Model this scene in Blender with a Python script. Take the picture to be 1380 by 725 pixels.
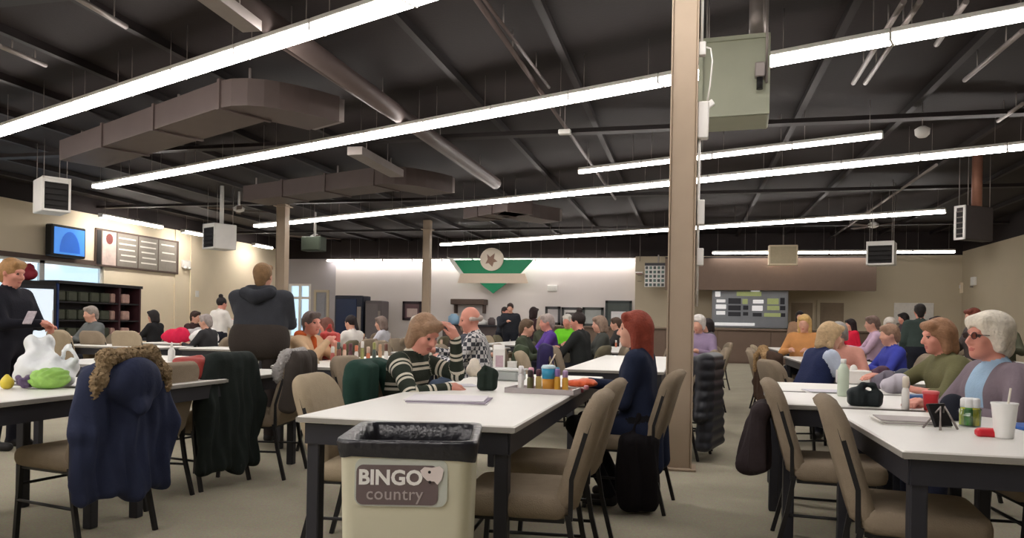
import bpy, math, random
import numpy as np
from mathutils import Matrix, Vector
random.seed(7)
R = math.radians
S = bpy.context.scene
C = S.collection
for o in list(bpy.data.objects): bpy.data.objects.remove(o)

# ------------------------------------------------------------------ camera
# world X = b (to the right along the back wall), world Y = a (towards the back wall)
F_PX, CX, CY, CAM_H, YAW, ROLL = 1000.0, 690.0, 437.0, 1.15, R(13.5), R(1.0)
cam_d = bpy.data.cameras.new('camera'); cam = bpy.data.objects.new('camera', cam_d); C.objects.link(cam)
cam_d.sensor_fit = 'HORIZONTAL'; cam_d.sensor_width = 36; cam_d.lens = 36 * F_PX / 1380
cam_d.shift_y = (CY - 362.5) / 1380; cam_d.clip_start = .05; cam_d.clip_end = 200
cam.matrix_world = (Matrix.Translation((0, 0, CAM_H)) @ Matrix.Rotation(YAW, 4, 'Z') @ Matrix.Rotation(R(90), 4, 'X') @ Matrix.Rotation(ROLL, 4, 'Z'))
S.camera = cam
# ------------------------------------------------------------------ world, exposure
w = bpy.data.worlds.new('daylight'); S.world = w; w.use_nodes = True
bg = w.node_tree.nodes['Background']; bg.inputs[0].default_value = (.80, .90, 1, 1); bg.inputs[1].default_value = 1.6
S.view_settings.view_transform = 'Standard'; S.view_settings.look = 'None'
S.view_settings.gamma = 1; S.view_settings.use_curve_mapping = False
S.view_settings.exposure = 0.0
LAMP = 21.0

def ray(px, py):
    dx, dy = px - CX, py - CY
    c, s = math.cos(ROLL), math.sin(ROLL)
    u = (dx * c + dy * s) / F_PX; v = (-dx * s + dy * c) / F_PX
    cy, sy = math.cos(YAW), math.sin(YAW)
    return Vector((u * cy - sy, u * sy + cy, -v))
O = Vector((0, 0, CAM_H))
def P(px, py, d): return O + ray(px, py) * d                 # point at a depth
def G(px, py, z=0.0):                                         # point on a level plane
    r = ray(px, py); return O + r * ((z - CAM_H) / r.z)
def ONA(px, py, a): r = ray(px, py); return O + r * (a / r.y)  # point on a wall parallel to the back wall
def ONB(px, py, b): r = ray(px, py); return O + r * (b / r.x)  # point on a side wall

# ------------------------------------------------------------------ materials
def s2l(c): return tuple(((x / 255) / 12.92 if x / 255 <= .04045 else ((x / 255 + .055) / 1.055) ** 2.4) for x in c)
MATS = {}
def mat(name, rgb, rough=.6, var=.12, scale=14., bump=0., bscale=120., metal=0., spec=.35, emit=0., emrgb=None):
    if name in MATS: return MATS[name]
    m = bpy.data.materials.new(name); m.use_nodes = True; nt = m.node_tree; N = nt.nodes; L = nt.links
    b = N['Principled BSDF']; col = s2l(rgb)
    b.inputs['Roughness'].default_value = rough; b.inputs['Metallic'].default_value = metal
    b.inputs['Specular IOR Level'].default_value = spec
    tc = N.new('ShaderNodeTexCoord')
    nz = N.new('ShaderNodeTexNoise'); nz.inputs['Scale'].default_value = scale; nz.inputs['Detail'].default_value = 3
    L.new(tc.outputs['Object'], nz.inputs['Vector'])
    mx = N.new('ShaderNodeMix'); mx.data_type = 'RGBA'
    mx.inputs[6].default_value = (*[x * (1 - var) for x in col], 1); mx.inputs[7].default_value = (*[min(1, x * (1 + var)) for x in col], 1)
    L.new(nz.outputs['Fac'], mx.inputs[0]); L.new(mx.outputs[2], b.inputs['Base Color'])
    if bump:
        n2 = N.new('ShaderNodeTexNoise'); n2.inputs['Scale'].default_value = bscale
        L.new(tc.outputs['Object'], n2.inputs['Vector'])
        bp = N.new('ShaderNodeBump'); bp.inputs['Strength'].default_value = bump; bp.inputs['Distance'].default_value = .01
        L.new(n2.outputs['Fac'], bp.inputs['Height']); L.new(bp.outputs[0], b.inputs['Normal'])
    if emit:
        b.inputs['Emission Color'].default_value = (*s2l(emrgb or rgb), 1); b.inputs['Emission Strength'].default_value = emit
    MATS[name] = m; return m
def glass(name, tint=(235, 245, 250), mixf=.12):
    if name in MATS: return MATS[name]
    m = bpy.data.materials.new(name); m.use_nodes = True; nt = m.node_tree; N = nt.nodes; L = nt.links
    t = N.new('ShaderNodeBsdfTransparent'); t.inputs[0].default_value = (*s2l(tint), 1)
    g = N.new('ShaderNodeBsdfGlossy'); g.inputs['Roughness'].default_value = .05
    x = N.new('ShaderNodeMixShader'); x.inputs[0].default_value = mixf
    L.new(t.outputs[0], x.inputs[1]); L.new(g.outputs[0], x.inputs[2]); L.new(x.outputs[0], N['Material Output'].inputs[0])
    MATS[name] = m; return m
M_floor = mat('carpet', (166, 160, 142), .95, .16, 2.2, .5, 260, spec=.1)
def carpet_detail(m):
    nt = m.node_tree; N = nt.nodes; L = nt.links; b = N['Principled BSDF']
    tc = N.new('ShaderNodeTexCoord'); v = N.new('ShaderNodeTexNoise'); v.inputs['Scale'].default_value = 90; v.inputs['Detail'].default_value = 4
    L.new(tc.outputs['Object'], v.inputs['Vector'])
    src = b.inputs['Base Color'].links[0].from_socket
    mx = N.new('ShaderNodeMix'); mx.data_type = 'RGBA'; mx.blend_type = 'OVERLAY'; mx.inputs[0].default_value = .35
    L.new(src, mx.inputs[6]); L.new(v.outputs['Color'], mx.inputs[7]); L.new(mx.outputs[2], b.inputs['Base Color'])
M_deck = mat('ceiling_paint', (33, 25, 25), .75, .25, 1.2, .2, 20)
M_joist = mat('joist_paint', (33, 26, 26), .6, .2, 4)
M_beige = mat('beige_wall_paint', (238, 224, 198), .8, .05, 1.5)
M_white = mat('white_wall_paint', (226, 219, 216), .8, .03, 1.5)
M_greyw = mat('shaded_grey_wall', (176, 172, 176), .8, .05, 1.5)  # grey stretch by the entrance, its shade put into the colour
M_rbeige = mat('tan_wall_paint', (196, 184, 160), .8, .05, 1.5)
M_brown = mat('brown_panel', (112, 94, 82), .7, .08, 6)
M_dkbrown = mat('dark_brown_trim', (92, 76, 68), .6, .1, 6)
M_steel = mat('galvanised', (150, 142, 138), .45, .15, 6, metal=.5)
M_ductp = mat('painted_duct', (92, 80, 77), .5, .15, 3)
M_wmetal = mat('white_metal', (236, 234, 230), .45, .04, 8)
M_greymetal = mat('heater_grey', (168, 172, 152), .5, .08, 5)
M_black = mat('black_metal', (30, 29, 30), .45, .15, 20)
M_dark = mat('dark_frame_metal', (46, 46, 52), .45, .12, 15)
M_post = mat('post_paint', (172, 154, 134), .55, .07, 5)
M_lam = mat('white_laminate', (232, 230, 224), .38, .02, 4)
M_edge = mat('table_edge', (150, 146, 140), .5, .05, 9)
M_fab = mat('taupe_upholstery', (144, 130, 112), .9, .10, 25, .35, 200, spec=.1)
M_fab2 = mat('tan_upholstery', (170, 155, 132), .9, .10, 25, .35, 200, spec=.1)
M_skin = mat('skin', (216, 164, 142), .55, .06, 20)
M_skin2 = mat('skin_rosy', (214, 148, 130), .55, .06, 20)
M_eye = mat('eye_dark', (74, 58, 52), .3, .05)
M_lip = mat('lips', (192, 112, 102), .5, .05)
M_shoe = mat('shoe_black', (32, 30, 30), .6, .1)
M_lens = mat('lamp_lens', (255, 250, 246), .5, .0, emit=LAMP, emrgb=(255, 248, 243))
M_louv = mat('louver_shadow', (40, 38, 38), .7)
M_lens3 = mat('lamp_lens_wall', (255, 250, 246), .5, .0, emit=LAMP * 2.3, emrgb=(255, 246, 236))
M_lens2 = mat('lamp_lens_small', (255, 250, 246), .5, .0, emit=LAMP * .7, emrgb=(255, 248, 243))
M_paper = mat('paper', (236, 234, 230), .8, .03, 20)

# ------------------------------------------------------------------ mesh builder
class MB:
    def __init__(s): s.V = []; s.F = []; s.M = []; s.sm = []
    def add(s, V, F, m=0, smooth=False):
        o = len(s.V); s.V += [tuple(v) for v in V]
        for f in F: s.F.append(tuple(i + o for i in f)); s.M.append(m); s.sm.append(smooth)
        return s
    def box(s, c, h, m=0, rot=None, ch=0.):
        x, y, z = h; ch = min(ch, x * .45, y * .45, z * .45)
        if ch <= 0:
            V = [(i * x, j * y, k * z) for i in (-1, 1) for j in (-1, 1) for k in (-1, 1)]
            Fs = [(0, 1, 3, 2), (4, 6, 7, 5), (0, 4, 5, 1), (2, 3, 7, 6), (0, 2, 6, 4), (1, 5, 7, 3)]
        else:
            V = []; idx = {}
            for i in (-1, 1):
                for j in (-1, 1):
                    for k in (-1, 1):
                        for ax in range(3):
                            p = [i * (x - ch), j * (y - ch), k * (z - ch)]
                            p[ax] = (i * x, j * y, k * z)[ax]
                            idx[(i, j, k, ax)] = len(V); V.append(tuple(p))
            Fs = []
            for sg in (-1, 1):
                Fs.append([idx[(sg, j, k, 0)] for j, k in ((-1, -1), (1, -1), (1, 1), (-1, 1))][::sg])
                Fs.append([idx[(i, sg, k, 1)] for i, k in ((-1, -1), (-1, 1), (1, 1), (1, -1))][::sg])
                Fs.append([idx[(i, j, sg, 2)] for i, j in ((-1, -1), (1, -1), (1, 1), (-1, 1))][::sg])
            for i in (-1, 1):
                for j in (-1, 1):
                    Fs.append([idx[(i, j, -1, 0)], idx[(i, j, 1, 0)], idx[(i, j, 1, 1)], idx[(i, j, -1, 1)]][::-i * j])
                    Fs.append([idx[(i, -1, j, 0)], idx[(i, 1, j, 0)], idx[(i, 1, j, 2)], idx[(i, -1, j, 2)]][::i * j])
                    Fs.append([idx[(-1, i, j, 1)], idx[(1, i, j, 1)], idx[(1, i, j, 2)], idx[(-1, i, j, 2)]][::-i * j])
                    for k in (-1, 1):
                        Fs.append([idx[(i, j, k, 0)], idx[(i, j, k, 1)], idx[(i, j, k, 2)]][::i * j * k])
        if rot is not None: V = [rot @ Vector(v) for v in V]
        V = [(v[0] + c[0], v[1] + c[1], v[2] + c[2]) for v in V]
        return s.add(V, Fs, m)
    def tube(s, pts, r, n=8, m=0, cap=True, smooth=True, sq=False):
        pts = [Vector(p) for p in pts]; rs = r if isinstance(r, (list, tuple)) else [r] * len(pts)
        V = []; Fs = []; up = None
        for i, p in enumerate(pts):
            t = (pts[min(i + 1, len(pts) - 1)] - pts[max(i - 1, 0)]).normalized()
            if up is None: up = Vector((0, 0, 1)) if abs(t.z) < .9 else Vector((1, 0, 0))
            x = t.cross(up).normalized(); y = x.cross(t).normalized(); up = y
            for q in range(n):
                a = 2 * math.pi * (q + (.5 if sq else 0)) / n
                V.append(p + (x * math.cos(a) + y * math.sin(a)) * rs[i])
        for i in range(len(pts) - 1):
            for q in range(n):
                Fs.append((i * n + q, i * n + (q + 1) % n, (i + 1) * n + (q + 1) % n, (i + 1) * n + q))
        s.add(V, Fs, m, smooth)
        if cap:
            o = len(s.V) - len(V)
            s.F.append(tuple(o + q for q in range(n))[::-1]); s.M.append(m); s.sm.append(False)
            s.F.append(tuple(o + (len(pts) - 1) * n + q for q in range(n))); s.M.append(m); s.sm.append(False)
        return s
    def lathe(s, prof, n=16, c=(0, 0, 0), m=0, smooth=True):
        V = []; Fs = []
        for r, z in prof:
            for q in range(n):
                a = 2 * math.pi * q / n; V.append((c[0] + r * math.cos(a), c[1] + r * math.sin(a), c[2] + z))
        for i in range(len(prof) - 1):
            for q in range(n): Fs.append((i * n + q, i * n + (q + 1) % n, (i + 1) * n + (q + 1) % n, (i + 1) * n + q))
        s.add(V, Fs, m, smooth); o = len(s.V) - len(V)
        s.F.append(tuple(o + q for q in range(n))[::-1]); s.M.append(m); s.sm.append(False)
        s.F.append(tuple(o + (len(prof) - 1) * n + q for q in range(n))); s.M.append(m); s.sm.append(False)
        return s
    def prism(s, pts, d0, d1, fn, m=0):      # outline (u,v) swept from d0 to d1, fn(u,v,d)->xyz
        n = len(pts); V = [fn(u, v, d0) for u, v in pts] + [fn(u, v, d1) for u, v in pts]
        Fs = [tuple(range(n)), tuple(range(2 * n - 1, n - 1, -1))] + [(i, i + n, (i + 1) % n + n, (i + 1) % n) for i in range(n)]
        return s.add(V, Fs, m)
    def pillow(s, pts, th, puff, fn, m=0):   # padded shape from an outline around (0,0)
        n = len(pts); V = []; Fs = []
        rings = [(.90, -.5 - puff), (.97, -.42), (1., -.15), (1., .15), (.97, .42), (.90, .5 + puff)]
        for k, d in rings: V += [fn(u * k, v * k, d * th) for u, v in pts]
        for i in range(len(rings) - 1):
            for q in range(n): Fs.append((i * n + q, i * n + (q + 1) % n, (i + 1) * n + (q + 1) % n, (i + 1) * n + q))
        Fs.append(tuple(range(n))[::-1]); Fs.append(tuple((len(rings) - 1) * n + q for q in range(n)))
        return s.add(V, Fs, m, True)
    def mesh(s, name, mats):
        me = bpy.data.meshes.new(name); me.from_pydata(s.V, [], s.F)
        for m in (mats if isinstance(mats, (list, tuple)) else [mats]): me.materials.append(m)
        me.polygons.foreach_set('material_index', s.M); me.polygons.foreach_set('use_smooth', s.sm)
        me.update(); return me
    def build(s, name, mats, parent=None): return link(name, s.mesh(name, mats), parent)

def link(name, data, parent=None, loc=None, rz=0., label=None):
    o = bpy.data.objects.new(name, data); C.objects.link(o)
    if parent is not None: o.parent = parent
    if loc is not None: o.location = loc
    if rz: o.rotation_euler = (0, 0, rz)
    if label: o['label'] = label
    return o
def tag(o, label, cat, group=None, kind=None):
    o['label'] = label; o['category'] = cat
    if group: o['group'] = group
    if kind: o['kind'] = kind
    return o
def thing(name, label, cat, loc=(0, 0, 0), rz=0., group=None):
    return tag(link(name, None, None, loc, rz), label, cat, group)
def struct(name, mb, mats, label=None):
    o = mb.build(name, mats); o['kind'] = 'structure'
    if label: o['label'] = label
    return o
def rrect(w, h, r, n=5, rb=None):            # rounded rectangle outline, r top corners, rb bottom corners
    rb = r if rb is None else rb; pts = []
    for cx, cy, rr, a0 in ((w / 2, h / 2, r, 0), (-w / 2, h / 2, r, 90), (-w / 2, -h / 2, rb, 180), (w / 2, -h / 2, rb, 270)):
        sx = 1 if cx > 0 else -1; sy = 1 if cy > 0 else -1
        for i in range(n + 1):
            a = R(a0 + 90 * i / n); pts.append((cx - sx * rr + rr * math.cos(a), cy - sy * rr + rr * math.sin(a)))
    return pts
def rz_of(deg): return -R(deg)               # compass: 0 away (+a), 90 right (+b), 180 towards the camera, 270 left

# ------------------------------------------------------------------ soft shapes: smooth union of round primitives, meshed by surface nets
def cap(a, b, r0, r1=None, m=0, k=.03): return dict(t='c', a=np.array(a, float), b=np.array(b, float), r0=r0, r1=r0 if r1 is None else r1, m=m, k=k, R=None)
def ell(c, r, m=0, k=.02, Rm=None): return dict(t='e', c=np.array(c, float), r=np.array(r, float), m=m, k=k, R=np.eye(3) if Rm is None else Rm)
def rbox(c, h, rad, m=0, k=.02, Rm=None): return dict(t='b', c=np.array(c, float), h=np.array(h, float), rad=rad, m=m, k=k, R=np.eye(3) if Rm is None else Rm)
def xf(p, Rm, t):
    q = dict(p)
    if p['t'] == 'c': q['a'] = Rm @ p['a'] + t; q['b'] = Rm @ p['b'] + t
    else: q['c'] = Rm @ p['c'] + t; q['R'] = Rm @ p['R']
    return q
def pbound(p):
    if p['t'] == 'c':
        r = max(p['r0'], p['r1']); return np.minimum(p['a'], p['b']) - r, np.maximum(p['a'], p['b']) + r
    h = p['r'] if p['t'] == 'e' else p['h']
    e = np.abs(p['R']) @ h; return p['c'] - e, p['c'] + e
def pdist(p, X, Y, Z):
    if p['t'] == 'c':
        a = p['a']; ba = p['b'] - a; L2 = float(ba @ ba) + 1e-9
        x, y, z = X - a[0], Y - a[1], Z - a[2]
        h = np.clip((x * ba[0] + y * ba[1] + z * ba[2]) / L2, 0, 1)
        return np.sqrt((x - ba[0] * h) ** 2 + (y - ba[1] * h) ** 2 + (z - ba[2] * h) ** 2) - (p['r0'] + (p['r1'] - p['r0']) * h)
    Rm = p['R']; x, y, z = X - p['c'][0], Y - p['c'][1], Z - p['c'][2]
    q = [x * Rm[0, i] + y * Rm[1, i] + z * Rm[2, i] for i in range(3)]
    if p['t'] == 'e':
        r = p['r']; k0 = np.sqrt(sum((q[i] / r[i]) ** 2 for i in range(3))); k1 = np.sqrt(sum((q[i] / r[i] ** 2) ** 2 for i in range(3)))
        return np.where(k1 < 1e-6, -r.min(), k0 * (k0 - 1) / np.maximum(k1, 1e-6))
    h = p['h']; d = [np.abs(q[i]) - h[i] + p['rad'] for i in range(3)]
    return np.sqrt(sum(np.maximum(e, 0) ** 2 for e in d)) + np.minimum(np.maximum(d[0], np.maximum(d[1], d[2])), 0) - p['rad']
def soft(name, prims, mats, cell=.012, subs=(), disp=None, matfn=None, parent=None):
    lo = np.min([pbound(p)[0] for p in prims], 0) - 3 * cell; hi = np.max([pbound(p)[1] for p in prims], 0) + 3 * cell
    n = np.ceil((hi - lo) / cell).astype(int) + 1
    ax = [(lo[i] + cell * np.arange(n[i])).astype(np.float32) for i in range(3)]
    Fd = np.full(n, 10., np.float32)
    def region(p, mg):
        a, b = pbound(p); i0 = np.maximum(np.floor((a - mg - lo) / cell).astype(int), 0); i1 = np.minimum(np.ceil((b + mg - lo) / cell).astype(int) + 1, n)
        sl = tuple(slice(i0[i], i1[i]) for i in range(3))
        return sl, ax[0][sl[0]][:, None, None], ax[1][sl[1]][None, :, None], ax[2][sl[2]][None, None, :]
    for p in prims:
        k = max(p['k'], 1e-4); sl, X, Y, Z = region(p, k + 2.5 * cell)
        if any(s.stop <= s.start for s in sl): continue
        d = pdist(p, X, Y, Z).astype(np.float32); f = Fd[sl]
        h = np.clip(.5 + .5 * (f - d) / k, 0, 1); Fd[sl] = f + (d - f) * h - k * h * (1 - h)
    for p in subs:
        sl, X, Y, Z = region(p, .03)
        if any(s.stop <= s.start for s in sl): continue
        Fd[sl] = np.maximum(Fd[sl], -pdist(p, X, Y, Z).astype(np.float32))
    ins = Fd < 0; c8 = np.zeros(n - 1, np.int8)
    for i in (0, 1):
        for j in (0, 1):
            for k in (0, 1): c8 += ins[i:n[0] - 1 + i, j:n[1] - 1 + j, k:n[2] - 1 + k]
    cells = np.argwhere((c8 > 0) & (c8 < 8)); idx = np.full(n - 1, -1, np.int32)
    idx[tuple(cells.T)] = np.arange(len(cells))
    acc = np.zeros((len(cells), 3)); cnt = np.zeros(len(cells))
    cor = [(i, j, k) for i in (0, 1) for j in (0, 1) for k in (0, 1)]
    vals = {c: Fd[cells[:, 0] + c[0], cells[:, 1] + c[1], cells[:, 2] + c[2]] for c in cor}
    for c in cor:
        for axn in range(3):
            if c[axn]: continue
            e = list(c); e[axn] = 1; e = tuple(e); va, vb = vals[c], vals[e]; mk = (va < 0) != (vb < 0)
            t = np.where(mk, va / np.where(mk, va - vb, 1), 0)
            pt = np.tile(np.array(c, float), (len(cells), 1)); pt[:, axn] += t
            acc[mk] += pt[mk]; cnt[mk] += 1
    V = lo + (cells + acc / np.maximum(cnt, 1)[:, None]) * cell
    quads = []
    for axn in range(3):
        u, v = (axn + 1) % 3, (axn + 2) % 3
        s0 = [slice(None)] * 3; s1 = [slice(None)] * 3; s0[axn] = slice(0, -1); s1[axn] = slice(1, None)
        A = ins[tuple(s0)]; Bn = ins[tuple(s1)]; e = np.argwhere(A != Bn)
        e = e[(e[:, u] > 0) & (e[:, v] > 0) & (e[:, u] < n[u] - 1) & (e[:, v] < n[v] - 1)]
        fl = A[tuple(e.T)]
        def ci(du, dv): q = e.copy(); q[:, u] -= du; q[:, v] -= dv; return idx[tuple(q.T)]
        Q = np.stack([ci(1, 1), ci(0, 1), ci(0, 0), ci(1, 0)], 1); Q[~fl] = Q[~fl][:, ::-1]; quads.append(Q)
    Q = np.concatenate(quads); Q = Q[(Q >= 0).all(1)]
    bd = np.full(len(V), 1e3); bm = np.zeros(len(V), int); al = np.zeros(len(V))
    for p in prims:
        d = pdist(p, V[:, 0], V[:, 1], V[:, 2]); bt = d < bd; bd[bt] = d[bt]; bm[bt] = p['m']
        if 'al' in p:
            ba = p['b'] - p['a']; h = ((V - p['a']) @ ba) / np.sqrt(ba @ ba) + p['al']; al[bt] = h[bt]
        else: al[bt] = V[bt, 2]
    if matfn is not None: bm = matfn(V, bm)
    if disp is not None: V = disp(V)
    me = bpy.data.meshes.new(name)
    me.vertices.add(len(V)); me.vertices.foreach_set('co', V.astype(np.float32).ravel())
    me.loops.add(Q.size); me.loops.foreach_set('vertex_index', Q.astype(np.int32).ravel())
    me.polygons.add(len(Q)); me.polygons.foreach_set('loop_start', np.arange(0, Q.size, 4, dtype=np.int32))
    for m in mats: me.materials.append(m)
    pm = np.sort(bm[Q], 1)[:, 1]; me.polygons.foreach_set('material_index', pm.astype(np.int32))
    me.polygons.foreach_set('use_smooth', np.ones(len(Q), bool))
    at = me.attributes.new('along', 'FLOAT', 'POINT'); at.data.foreach_set('value', al.astype(np.float32))
    me.update(calc_edges=True); me.validate()
    return link(name, me, parent)
# ------------------------------------------------------------------ the room
carpet_detail(M_floor)
BL, BR, A0, A1, ZC = -17.0, 9.0, -15.0, 28.7, 4.6
def slab(b0, b1, a0, a1, z0, z1, mb=None, m=0):
    mb = mb or MB(); return mb.box(((b0 + b1) / 2, (a0 + a1) / 2, (z0 + z1) / 2), (abs(b1 - b0) / 2, abs(a1 - a0) / 2, abs(z1 - z0) / 2), m)
struct('floor', slab(BL - .2, BR + .2, A0 - .2, A1 + 3, -.1, 0), M_floor)
ceil = struct('ceiling', slab(BL - .2, BR + .2, A0 - .2, A1 + 3, ZC, ZC + .1), M_deck)
jm = slab(-.035, .035, A0, A1, ZC - .10, ZC).box((0, (A0 + A1) / 2, ZC - .10), (.045, (A1 - A0) / 2, .006)).mesh('joist', M_joist)
for i in range(16): link('joist', jm, ceil, (BL + 1 + i * 1.6, 0, 0))
gm = slab(BL, BR, -.08, .08, ZC - .24, ZC - .176).box(((BL + BR) / 2, 0, ZC - .24), ((BR - BL) / 2, .10, .01)).mesh('girder', M_joist)
for a in (6.15, 12.3, 18.4, 24.5): link('girder', gm, ceil, (0, a, 0))

# left wall with the bright window band
WA0, WA1 = 10.2, ONB(140, 380, BL).y; WZ1 = 2.66; WZ0 = .9; ZL = 4.15
mb = MB(); slab(BL - .2, BL, A0, WA0, 0, ZL, mb); slab(BL - .2, BL, WA1, A1, 0, ZL, mb)
slab(BL - .2, BL, WA0, WA1, WZ1, ZL, mb); slab(BL - .2, BL, WA0, WA1, 0, WZ0, mb)
struct('wall_left', mb, M_beige)
struct('trim_1', slab(BL - .2, BL - .001, A0, A1, ZL, ZC), M_deck)
struct('trim_2', slab(BL, BL + .05, WA0 - .2, WA1 + .1, WZ1, WZ1 + .13), M_dkbrown)
nwin = 4
for i in range(nwin):
    a0 = WA0 + (WA1 - WA0) * i / nwin; a1 = WA0 + (WA1 - WA0) * (i + 1) / nwin
    w_ = link('window_%d' % (i + 1), None, None, (BL - .1, (a0 + a1) / 2, WZ0)); w_['kind'] = 'structure'
    hw = (a1 - a0) / 2; hh = (WZ1 - WZ0)
    fm = MB()
    for s_ in (-1, 1): fm.box((0, s_ * (hw - .04), hh / 2), (.04, .04, hh / 2)); fm.box((0, 0, hh / 2 + s_ * (hh / 2 - .04)), (.04, hw, .04))
    fm.build('window_frame', M_wmetal, w_)
    MB().box((0, 0, hh / 2), (.005, hw - .08, hh / 2 - .08)).build('pane', glass('window_glass'), w_)

# right wall
struct('wall_right', slab(BR, BR + .2, A0, A1, 0, 3.9), M_rbeige)
struct('trim_3', slab(BR + .001, BR + .2, A0, A1, 3.9, ZC), M_deck)
struct('wall_rear', slab(BL - .2, BR + .2, A0 - .2, A0, 0, ZC), M_beige)
# back wall: grey stretch by the glass door, long white stretch, tan stretch behind the caller's counter
ZB = 3.78
bD0, bD1 = ONA(389, 400, A1).x, ONA(419, 400, A1).x
bG, bW = ONA(452, 400, A1).x, ONA(857, 400, A1).x
DZ = 2.72
mb = MB(); slab(BL, bD0, A1, A1 + .2, 0, ZB, mb); slab(bD1, bG, A1, A1 + .2, 0, ZB, mb); slab(bD0, bD1, A1, A1 + .2, DZ, ZB, mb)
struct('wall_back_left', mb, M_greyw)
struct('wall_back', slab(bG, bW, A1, A1 + .2, 0, ZB), M_white)
struct('trim_4', slab(BL, BR, A1 + .001, A1 + .2, ZB, ZC), M_deck)
AT = 28.2
struct('wall_back_right', slab(bW, BR, AT, A1, 0, ZB), M_rbeige)
struct('trim_5', slab(bW, BR, AT + .001, A1, ZB, ZC), M_deck)
struct('baseboard_left', slab(BL, BL + .02, A0, A1, 0, .12), M_dkbrown)
struct('baseboard_right', slab(BR - .02, BR, A0, AT, 0, .12), M_dkbrown)
# glass entrance door
d_ = link('door_1', None, None, ((bD0 + bD1) / 2, A1 + .05, 0)); d_['kind'] = 'structure'; hw = (bD1 - bD0) / 2
fm = MB()
for s_ in (-1, 0, 1): fm.box((s_ * (hw - .05), 0, DZ / 2), (.05, .05, DZ / 2))
for z in (.06, 2.12, DZ - .04): fm.box((0, 0, z), (hw, .045, .05))
fm.build('door_frame', M_wmetal, d_)
for s_ in (-1, 1):
    for z0, z1 in ((.11, 2.07), (2.17, DZ - .08)):
        MB().box((s_ * hw / 2, 0, (z0 + z1) / 2), (hw / 2 - .05, .006, (z1 - z0) / 2)).build('pane', glass('window_glass'), d_)
    MB().tube([(s_ * .12, -.08, .85), (s_ * .12, -.08, 1.25)], .015).build('handle', M_dark, d_)
# grey door right of it, two doors behind the counter
def leaf_door(n, px0, px1, py, a, m, th=.04):
    p0, p1 = ONA(px0, py, a), ONA(px1, py, a); h = p0.z
    d = link('door_%d' % n, None, None, ((p0.x + p1.x) / 2, a, 0)); d['kind'] = 'structure'; hw = (p1.x - p0.x) / 2
    MB().box((0, -th / 2, h / 2), (hw, th / 2, h / 2), ch=.008).build('door_leaf', m, d)
    f = MB()
    for s_ in (-1, 1): f.box((s_ * (hw + .05), -.035, h / 2), (.05, .035, h / 2))
    f.box((0, -.035, h + .05), (hw + .1, .035, .05)); f.build('door_frame', M_rbeige, d)
    for z0, z1 in ((.15, .95), (1.1, h - .15)):
        MB().box((0, -th - .006, (z0 + z1) / 2), (hw * .7, .006, (z1 - z0) / 2), ch=.004).build('door_panel', m, d)
    MB().tube([(hw * .8, -th, 1.0), (hw * .8, -th - .06, 1.0)], .025).build('door_handle', M_steel, d)
leaf_door(2, 427, 441, 394, A1, mat('grey_door', (150, 152, 162), .5))
leaf_door(3, 1066, 1095, 408, AT, mat('taupe_door', (158, 142, 120), .6))
leaf_door(4, 1105, 1137, 408, AT, mat('taupe_door2', (140, 124, 104), .6))

# caller's counter, bulkhead above it
AC = 25.3
b0, b1 = ONA(700, 480, AC).x, ONA(1190, 480, AC).x
ct = thing('callers_counter', 'long brown panelled counter at the back under the number board', 'counter', ((b0 + b1) / 2, AC, 0))
npan = 7; pw = (b1 - b0) / npan
MB().box((0, .35, .54), ((b1 - b0) / 2, .33, .54)).build('body', M_brown, ct)
for i in range(npan): MB().box((b0 + pw * (i + .5) - (b0 + b1) / 2, .01, .54), (pw / 2 - .015, .012, .50), ch=.006).build('panel', M_brown, ct)
MB().box((0, .33, 1.11), ((b1 - b0) / 2 + .05, .40, .025), ch=.01).build('counter_top', mat('counter_top', (128, 110, 96), .5), ct)
p0, p1 = ONA(945, 357, 26), ONA(1181, 392, 26)
MBs = slab(p0.x - 1.2, p1.x, 26, 26.25, 2.43, 3.5)
struct('trim_6', MBs, M_brown, 'brown bulkhead above the counter')
struct('trim_7', slab(p0.x - 1.2, p1.x, 26.001, AT, 3.5, 3.55), M_deck)
struct('trim_8', slab(p0.x - 1.2, p1.x, 26.25, AT - .001, 2.9, 2.95), M_rbeige)

# ------------------------------------------------------------------ posts
def post(px, depth, w, label, flange=True):
    p = P(px, 437, depth); t = thing('steel_post', label, 'post', (p.x, p.y, 0))
    MB().box((0, 0, ZC / 2), (w * .5, w * .42, ZC / 2), ch=.006).build('shaft', M_post, t)
    MB().box((w * .5 + .006, 0, ZC / 2), (.006, w * .5, ZC / 2)).box((-w * .5 - .006, 0, ZC / 2), (.006, w * .5, ZC / 2)).build('flange', M_post, t)
    MB().box((0, 0, .01), (w * .75, w * .7, .01), ch=.004).build('base_plate', M_post, t)
    MB().box((0, 0, ZC - .312), (w * .8, w * .8, .012)).build('cap_plate', M_post, t)
    return t, p
t_post, pp = post(917, 6.05, .19, 'big taupe steel post standing between the red-haired person and the aisle')
post(379, 20.5, .24, 'slim beige post behind the standing person in the charcoal jacket')
post(574, 25, .22, 'slim dark beige post in front of the white back wall')
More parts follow.
